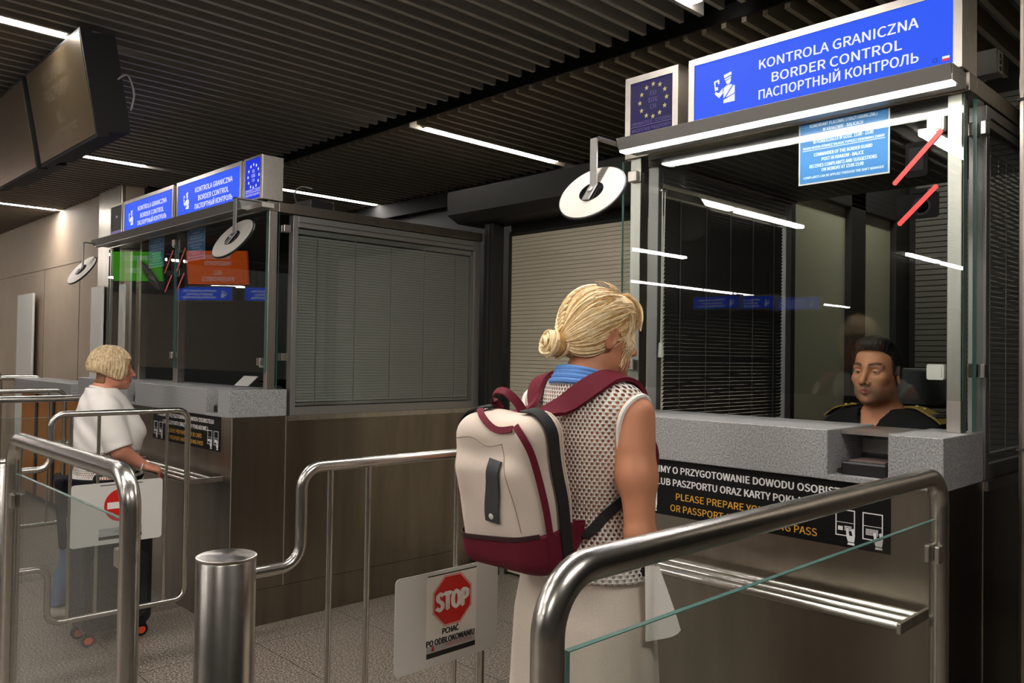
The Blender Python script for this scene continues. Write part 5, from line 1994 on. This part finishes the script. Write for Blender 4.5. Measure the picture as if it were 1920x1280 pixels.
sk_l = skin_mat('rosy_skin', SK_PINK)
tl = hl_.tint(SK_PINK, srgb(166, 74, 66), srgb(140, 104, 76))
ZL = 1.285
b1 = sdf_mesh('body', l_body, (-0.30, -0.32, 0.0), (0.30, 0.42, ZL + 0.02), 0.0075, sk_l, lw, color=tl, keep=lambda c: c[:, 2] < ZL)
b2 = sdf_mesh('body', l_body, (-0.12, -0.13, ZL - 0.02), (0.12, 0.17, 1.55), 0.0032, sk_l, lw, color=tl, keep=lambda c: c[:, 2] >= ZL - 0.004)
join_parts([b1, b2], 'body')
hl_.eyes(lw, (70, 90, 110))


def l_top(P):
    wr = 0.0055 * np.sin(P[:, 2] * 46 + P[:, 1] * 38) * np.sin(P[:, 1] * 24 + P[:, 0] * 17 + P[:, 2] * 8)
    d = smin(l_torso(P, 0.012) + wr, l_arms(P, 0.022, True), 0.03)
    sl = np.array(LE) - np.array(LS)
    sl /= np.linalg.norm(sl)
    Q = P.copy()
    Q[:, 0] = np.abs(Q[:, 0])
    cut = (Q - np.array(LE)) @ sl + 0.012
    side = 0.205 - Q[:, 0]
    d = smax(d, np.where(side < 0.03, np.minimum(cut, 1), -1), 0.002)
    d = smax(d, -sd_cap(P, (0, -0.035, 1.27), (0, -0.02, 1.4), 0.066, 0.078), 0.004)
    return smax(smax(d, 0.80 + 0.02 * np.sin(P[:, 1] * 9) - P[:, 2], 0.004), P[:, 2] - 1.29, 0.004)


ktop = knit_mat('white_open_knit', srgb(226, 220, 214), 0.012, 0.011, (0.24, 0.34), z_top=(0.80, 0.945))
sdf_mesh('white_top', l_top, (-0.30, -0.22, 0.77), (0.30, 0.24, 1.31), 0.0062, ktop, lw, uv=cyl_uv((0, 0), 0.18))
mbr = MB()
for r_, z_ in ((0.068, 1.272), (0.066, 1.284)):
    mbr.tube([(r_ * 1.04 * math.sin(t), -0.034 + r_ * math.cos(t), z_ - 0.014 * math.cos(t)) for t in ang], 0.008, 8, caps=False)
mbr.build('neck_band', cloth_mat('white_jersey_rib', srgb(226, 220, 214)), lw, local=True, smooth=True)
fr_ = MB()
rg = np.random.default_rng(2)
for t in np.linspace(0, 2 * math.pi, 90)[:-1]:
    x, y = 0.207 * math.sin(t), -0.005 + 0.178 * math.cos(t)
    L = rg.uniform(0.03, 0.055)
    fr_.tube([(x, y, 0.815), (x * 1.02 + rg.normal(0, .003), y * 1.02, 0.80), (x * 1.03, y * 1.03 + rg.normal(0, .003), 0.80 - L)], 0.0028, 5)
fr_.build('fringe_hem', cloth_mat('white_fringe', srgb(226, 220, 214)), lw, local=True, smooth=True)


def l_jacket(P):
    d = np.abs(l_torso(P, 0.024) + 0.006 * np.sin(P[:, 2] * 60 + 3 * P[:, 0])) - 0.011
    d = smax(smax(d, 0.66 - P[:, 2] - 0.1 * np.clip(-P[:, 1] * 5, -1, 1), 0.01), P[:, 2] - 0.80, 0.01)
    return smin(d, sd_box(P, (0.02, -0.232, 0.62), (0.15, 0.022, 0.19), 0.02, rot('X', 0.08)), 0.03)


sdf_mesh('tied_jacket', l_jacket, (-0.28, -0.30, 0.38), (0.28, 0.24, 0.84), 0.0075, cloth_mat('black_cloth', srgb(20, 20, 23), 0.9, 200, 0.3, 0.2), lw)
sdf_mesh('jeans', lambda P: smax(smax(smin(l_legs(P, 0.008), sd_ell(P, (0, -0.03, 0.70), (0.198, 0.168, 0.13)), 0.03) + 0.003 * np.sin(P[:, 2] * 45), 0.075 - P[:, 2], 0.004), P[:, 2] - 0.80, 0.01),
         (-0.25, -0.33, 0.05), (0.25, 0.2, 0.82), 0.0085, cloth_mat('blue_denim', srgb(86, 110, 134), 0.9, 300, 0.3, 0.14), lw)
for h, k, a, t in LEGS:
    f = lambda P, a=a, t=t: smax(smin(sd_cap(P, (a[0], a[1] - 0.025, 0.045), (t[0], t[1], 0.036), 0.044, 0.036), sd_ell(P, ((a[0] + t[0]) / 2, (a[1] + t[1]) / 2, 0.03), (0.046, 0.12, 0.036)), 0.02), 0.001 - P[:, 2], 0.003)
    sdf_mesh('shoe', f, (a[0] - 0.08, a[1] - 0.1, -0.005), (a[0] + 0.08, t[1] + 0.08, 0.11), 0.007, mat('pale_shoe', srgb(196, 184, 168), 0.6), lw)


def l_hair(P):
    q = hl_.loc(P)
    a = q.copy()
    a[:, 0] = np.abs(q[:, 0])
    d = sd_ell(q, (0, -0.018, 0.030), (0.094, 0.114, 0.100))
    d = smin(d, sd_ell(q, (0, -0.05, 0.0), (0.092, 0.085, 0.066)), 0.03)
    d = smin(d, sd_ell(a, (0.074, 0.020, -0.010), (0.021, 0.052, 0.064)), 0.02)
    d = smax(d, -sd_ell(q, (0, 0.125, -0.050), (0.110, 0.078, 0.112)), 0.008)
    # the bob's lower edge: at the jaw beside the face, rising to the nape
    edge = -0.066 + 0.036 * np.clip((0.02 - q[:, 1]) / 0.10, 0, 1)
    d = smax(d, edge - q[:, 2], 0.008)
    th = np.arctan2(q[:, 0], q[:, 1] + 0.02)
    return d + 0.0016 * np.sin(th * 34 + q[:, 2] * 30)


lh = sdf_mesh('hair', l_hair, hl_.c - 0.17, hl_.c + 0.17, 0.004, hair_mat('ash_blond_hair', srgb(148, 114, 72), srgb(220, 200, 162), 150, (1, 1, 0.10)), lw)
sdf_mesh('cropped_nape', lambda P: smax(smax(hl_.face(P) - 0.004, hl_.loc(P)[:, 1] + 0.035, 0.01), np.maximum(-0.095 - hl_.loc(P)[:, 2], hl_.loc(P)[:, 2] + 0.02), 0.01), hl_.c - 0.17, hl_.c + 0.15, 0.005, hair_mat('brown_nape_hair', srgb(104, 66, 34), srgb(136, 92, 52), 160), lh)
mb = MB()
rg = np.random.default_rng(21)
for k in range(240):
    az = rg.uniform(-math.pi, math.pi)
    d0 = np.array([math.sin(az), math.cos(az), 0])
    pts = []
    for e in np.linspace(1.35, -0.35, 9):
        v = d0 * math.cos(e) + np.array([0, 0, math.sin(e)])
        pts.append(np.array([0, -0.018, 0.03]) + v * np.array([0.094, 0.114, 0.1]))
    W = np.array([hl_.glob(p) for p in pts])
    W, g = on_surface(l_hair, W, 0.0008, 4)
    ql = hl_.loc(W)
    ok = (ql[:, 2] > -0.066 + 0.036 * np.clip((0.02 - ql[:, 1]) / 0.10, 0, 1)) & ~((ql[:, 1] > 0.045) & (ql[:, 2] < 0.055))
    n = int(np.argmin(ok)) if not ok.all() else len(ok)
    if n >= 4:
        mb.tube(W[:n], rg.uniform(0.0008, 0.0017), 5, caps=False)
mb.build('combed_strands', mat('ash_strands', srgb(164, 130, 86), 0.45, scale=70, col2=srgb(234, 216, 180), spec=0.35), lh, local=True, smooth=True)
MB().lathe(hl_.glob((0.079, 0.0, -0.046)), (0, 0, -1), [(0.003, 0), (0.0038, 0.004), (0.002, 0.012)], 10).build('earring', M['steel'], lw, local=True, smooth=True)
mb = MB().tube([(LWr[0] + 0.03 * math.cos(t), LWr[1] - 0.012 + 0.006 * math.sin(t), LWr[2] + 0.006 + 0.03 * math.sin(t)) for t in np.linspace(0, 2 * math.pi, 25)], 0.0035, 6)
mb.build('bracelet', M['white'], lw, local=True, smooth=True)

# suitcase beside her
t = thing('suitcase', 'black upright suitcase with orange wheel hubs before the left woman', 'suitcase', (-4.55, 1.5, 0))
MB().rbox(Frame((-4.67, 1.34, 0.07), (0, 1, 0), (0, 0, 1)), 0, 0.34, 0, 0.66, 0.0, 0.24, 0.05, 6).build('shell', mat('black_fabric_shell', srgb(17, 18, 19), 0.75, noise=0.2, scale=200, bump=0.2), t, bevel=0.01)
MB().rbox(Frame((-4.43, 1.37, 0.12), (0, 1, 0), (0, 0, 1)), 0, 0.28, 0, 0.34, 0.0, 0.028, 0.04, 6).build('front_pocket', mat('black_fabric_pocket', srgb(20, 21, 22), 0.75, noise=0.2, scale=200), t, bevel=0.006)
for x in (-4.63, -4.47):
    for y in (1.38, 1.64):
        w_ = MB().lathe((x - 0.014, y, 0.034), (1, 0, 0), [(0.028, 0), (0.034, 0.004), (0.034, 0.024), (0.028, 0.028)], 20).build('wheel', M['black'], t, smooth=True)
        MB().lathe((x + 0.013, y, 0.034), (1, 0, 0), [(0.02, 0), (0.02, 0.003)], 16).build('wheel_hub', mat('orange_plastic', srgb(214, 74, 30), 0.5), w_)
        MB().box(x - 0.02, x + 0.02, y - 0.02, y + 0.02, 0.052, 0.085).build('wheel_mount', M['black'], t)
MB().tube(bend([(-4.62, 1.44, 0.72), (-4.62, 1.44, 0.84), (-4.62, 1.58, 0.84), (-4.62, 1.58, 0.72)], 0.02), 0.008, 8).build('pull_handle', M['black'], t, smooth=True)


# ------------------------------------------------------------------ officers
def officer(loc, yaw, label, head_yaw, reach, chair_label, z_head=1.462, fine=0.0026):
    o = thing('person', label, 'person', loc, yaw)
    zh = z_head - loc[2]
    hd = Head((0, 0.03, zh), yaw=head_yaw, pitch=0.02, s=1.0, neck_to=(0, -0.03, zh - 0.19), neck_r=0.058, nose=1.25)
    zs = zh - 0.215

    def torso(P, q=0.0):
        d = sd_cap(P, (-0.145, -0.02, zs), (0.145, -0.02, zs), 0.062 + q, 0.062 + q)
        d = smin(d, sd_ell(P, (0, -0.01, zs - 0.13), (0.185 + q, 0.125 + q, 0.22 + q)), 0.07)
        d = smin(d, sd_cap(P, (0, -0.03, zs + 0.02), (0, -0.03, zs + 0.05), 0.08 + q, 0.066 + q), 0.05)
        return smin(d, sd_ell(P, (0, -0.01, zs - 0.36), (0.165 + q, 0.125 + q, 0.2 + q)), 0.08)
    sh, el, wr = (0.19, -0.02, zs - 0.02), (0.235, 0.06, zs - 0.30), (0.13, 0.31, zs - 0.22 if not reach else reach[2] - loc[2] + 0.02)
    shl, ell, wrl = (-0.19, -0.02, zs - 0.02), (-0.235, 0.06, zs - 0.30), (-0.13, 0.31, zs - 0.24)
    if reach:
        el = (0.22, 0.12, wr[2] - 0.02)
        wr = (0.12, 0.33, wr[2])
    ha, _ = hand_sdf(wr, (-0.2, 0.95, 0.0), (0.2, 0, 1), -1, 0.5)
    hb, _ = hand_sdf(wrl, (0.2, 0.95, 0.0), (-0.2, 0, 1), 1, 0.5)

    def arms(P, q=0.0):
        d = smin(sd_cap(P, sh, el, 0.056 + q, 0.045 + q), sd_cap(P, el, wr, 0.043 + q, 0.028 + q), 0.02)
        e = smin(sd_cap(P, shl, ell, 0.056 + q, 0.045 + q), sd_cap(P, ell, wrl, 0.043 + q, 0.028 + q), 0.02)
        return np.minimum(d, e)
    hz = zs - 0.50
    fz = 0.2 - loc[2]

    def legs(P, q=0.0):
        d = np.full(len(P), 1.0)
        for s_ in (-1, 1):
            d = np.minimum(d, smin(sd_cap(P, (s_ * 0.09, 0, hz), (s_ * 0.13, 0.40, hz + 0.01), 0.085 + q, 0.065 + q), sd_cap(P, (s_ * 0.13, 0.40, hz + 0.01), (s_ * 0.13, 0.36, fz + 0.09), 0.06 + q, 0.042 + q), 0.03))
        return d

    def feet(P, q=0.0):
        d = np.full(len(P), 1.0)
        for s_ in (-1, 1):
            d = np.minimum(d, sd_cap(P, (s_ * 0.13, 0.34, fz + 0.045), (s_ * 0.135, 0.50, fz + 0.035), 0.036 + q, 0.028 + q))
        return d

    def body(P):
        d = smin(smin(torso(P, -0.006), arms(P, -0.004), 0.03), legs(P, -0.01), 0.04)
        d = smin(smin(d, feet(P), 0.02), np.minimum(ha(P), hb(P)), 0.012)
        return smin(d, hd.face(P), 0.02)
    skm = skin_mat('olive_skin', SK_OFF)
    ti = hd.tint(SK_OFF, srgb(150, 84, 70), srgb(36, 27, 22), stubble=srgb(104, 78, 62))
    zc = zh - 0.165
    a_ = sdf_mesh('body', body, (-0.30, -0.16, fz), (0.30, 0.56, zc + 0.02), 0.009, skm, o, color=ti, keep=lambda c: c[:, 2] < zc)
    b_ = sdf_mesh('body', body, (-0.13, -0.12, zc - 0.02), (0.13, 0.19, zh + 0.15), fine, skm, o, color=ti, keep=lambda c: c[:, 2] >= zc - 0.004)
    join_parts([a_, b_], 'body')
    hd.eyes(o, (52, 38, 28), look=(-0.1, 0.05))

    def hair_(P):
        q = hd.loc(P)
        a = q.copy()
        a[:, 0] = np.abs(q[:, 0])
        d = sd_ell(q, (0, -0.012, 0.036), (0.079, 0.1005, 0.094))
        d = smin(d, sd_ell(q, (0, 0.030, 0.098), (0.060, 0.060, 0.034)), 0.02)
        line = np.interp(q[:, 1], [-0.11, -0.06, -0.02, 0.02, 0.034, 0.055, 0.075], [-0.03, -0.01, 0.022, 0.026, 0.058, 0.072, 0.079])
        d = smax(d, line - q[:, 2], 0.004)
        d = smax(d, -sd_ell(a, (0.082, -0.008, -0.012), (0.018, 0.026, 0.036)), 0.004)
        return d + 0.0012 * np.sin(q[:, 0] * 300) * np.sin(q[:, 1] * 260 + q[:, 2] * 140)
    sdf_mesh('short_hair', hair_, hd.c - 0.16, hd.c + 0.17, 0.0032, hair_mat('black_hair', srgb(14, 12, 11), srgb(30, 26, 23), 200, (1, 1, 1), 0.6), o)

    def shirt(P):
        d = smin(torso(P, 0.012), arms(P, 0.012), 0.03)
        d = d + 0.003 * np.sin(P[:, 2] * 60) * np.sin(P[:, 0] * 40)
        d = smax(d, -sd_cap(P, (0, 0.03, zs + 0.05), (0, -0.01, zs + 0.17), 0.062, 0.082), 0.006)
        d = smax(d, -sd_cap(P, (0, 0.10, zs + 0.04), (0, 0.145, zs - 0.09), 0.045, 0.004), 0.006)
        for w_ in (wr, wrl):
            d = np.maximum(d, -(np.linalg.norm(P - np.array(w_) - np.array([0, 0.05, 0]), axis=1) - 0.055))
        return smax(smax(d, zs - 0.47 - P[:, 2], 0.01), P[:, 2] - zs - 0.085, 0.004)
    black = cloth_mat('black_uniform', srgb(17, 17, 18), 0.85, 260, 0.25, 0.15)
    s_o = sdf_mesh('uniform_shirt', shirt, (-0.32, -0.18, zs - 0.5), (0.32, 0.42, zs + 0.11), 0.0075, black, o)
    sdf_mesh('faded_sides', lambda P: smax(smax(hd.face(P) - 0.0022, np.interp(hd.loc(P)[:, 1], [-0.11, -0.03, 0.0, 0.022, 0.03], [-0.07, -0.05, -0.012, -0.012, 0.03]) - hd.loc(P)[:, 2], 0.003),
             np.maximum(hd.loc(P)[:, 1] - 0.032, hd.loc(P)[:, 2] - 0.06), 0.003), hd.c - 0.16, hd.c + 0.15, 0.004, mat('cropped_hair', srgb(62, 50, 42), 0.8, noise=0.3, scale=500), o)
    # collar leaves
    for s_ in (-1, 1):
        pts = smooth_path([(0.0, -0.092, zs + 0.085), (s_ * 0.058, -0.055, zs + 0.078), (s_ * 0.074, 0.0, zs + 0.062), (s_ * 0.058, 0.062, zs + 0.03), (s_ * 0.046, 0.10, zs - 0.02)], 24)
        nr = np.array([(p[0], p[1] + 0.02, 0.03) for p in pts])
        ribbon('collar_leaf', pts, nr, np.interp(np.linspace(0, 1, len(pts)), [0, .5, .85, 1], [.034, .038, .05, .02]), 0.005, black, s_o)
        ep = smooth_path([(s_ * 0.095, -0.018, zs + 0.07), (s_ * 0.14, -0.016, zs + 0.06), (s_ * 0.19, -0.014, zs + 0.04), (s_ * 0.215, -0.012, zs + 0.02)], 18)
        S, g = on_surface(shirt, ep, 0.004, 6)
        e_ = ribbon('epaulette', S, g, 0.058, 0.006, cloth_mat('olive_epaulette', srgb(112, 94, 44), 0.8, 260, 0.3, 0.2), s_o, 0.001)
        bd = ribbon('epaulette_stripe', S[int(len(S) * .62):int(len(S) * .8)], g[int(len(S) * .62):int(len(S) * .8)], 0.0585, 0.002, M['black'], e_, 0.0075)
        for k in (0.25, 0.42):
            i = int(len(S) * k)
            MB().lathe(S[i] + g[i] * 0.007, g[i], [(0.007, 0), (0.006, 0.003), (0.002, 0.004)], 10).build('rank_star', mat('gold_thread', srgb(190, 160, 80), 0.4, 0.6), e_, local=True)
    sdf_mesh('trousers', lambda P: smax(smin(legs(P, 0.008), sd_ell(P, (0, -0.02, hz + 0.02), (0.175, 0.135, 0.12)), 0.03), fz + 0.07 - P[:, 2], 0.004), (-0.26, -0.2, fz + 0.05), (0.26, 0.5, hz + 0.2), 0.011, black, o)
    sdf_mesh('boots', lambda P: smax(feet(P, 0.01), fz + 0.002 - P[:, 2], 0.003), (-0.22, 0.25, fz - 0.01), (0.22, 0.58, fz + 0.12), 0.009, M['black'], o)
    # chair
    c = thing('office_chair', chair_label, 'chair', loc, yaw)
    fb = M['black']
    MB().rbox(Frame((0, 0.04, hz - 0.155), (1, 0, 0), (0, 1, 0)), -0.23, 0.23, -0.2, 0.24, 0, 0.06, 0.06, 6).build('seat', fb, c, local=True, bevel=0.015)
    MB().rbox(Frame((0, -0.20, hz), (1, 0, 0), (0, -0.10, 1)), -0.20, 0.20, 0.0, 0.56, -0.03, 0.03, 0.08, 6).build('backrest', fb, c, local=True, bevel=0.015)
    MB().rbox(Frame((0, -0.245, hz + 0.58), (1, 0, 0), (0, -0.04, 1)), -0.13, 0.13, 0.0, 0.15, -0.025, 0.025, 0.04, 6).build('headrest', fb, c, local=True, bevel=0.012)
    MB().box(-0.03, 0.03, -0.285, -0.24, hz + 0.3, hz + 0.64).box(-0.03, 0.03, -0.25, -0.21, hz - 0.15, hz + 0.32).build('back_bracket', fb, c, local=True)
    MB().lathe((0, 0.02, fz + 0.06), (0, 0, 1), [(0.035, 0), (0.03, 0.1), (0.022, 0.11), (0.022, hz - 0.155 - fz - 0.06)], 18).build('gas_column', fb, c, local=True, smooth=True)
    for k in range(5):
        a = 2 * math.pi * k / 5 + 0.3
        MB().tube([(0, 0.02, fz + 0.09), (0.26 * math.sin(a), 0.02 + 0.26 * math.cos(a), fz + 0.062)], [0.025, 0.016], 8).build('leg', fb, c, local=True)
        MB().lathe((0.26 * math.sin(a) - 0.02, 0.02 + 0.26 * math.cos(a), fz + 0.028), (1, 0, 0), [(0.026, 0), (0.026, 0.04)], 14).build('castor', fb, c, local=True)
    return o


officer((-1.215, 3.08, 0.2), math.pi - 0.18, 'person in black uniform with olive epaulettes, seated behind the nearest glass', 0.14, None, 'black office chair behind the officer in the nearest booth', fine=0.0021)
officer((-4.58, 2.74, 0.2), math.pi - 0.1, 'person with an arm on the counter, behind the corner post of the far booth', 0.0, (0, 0, 1.335), 'black office chair in the far booth, hidden behind its blind', fine=0.004)
pb = thing('document_folder', 'pale open document by the seated hand inside the far booth', 'document', (-4.66, 2.29, 1.297))
fr = Frame((-4.72, 2.25, 1.298), (1, 0.2, 0), (-0.1, 0.6, 0.5))
MB().fbox(fr, 0, 0.13, 0, 0.09, 0, 0.003).build('page', M['plate'], pb)
MB().fbox(fr, -0.003, 0.133, -0.003, 0.093, -0.003, 0).build('cover', M['dark'], pb)
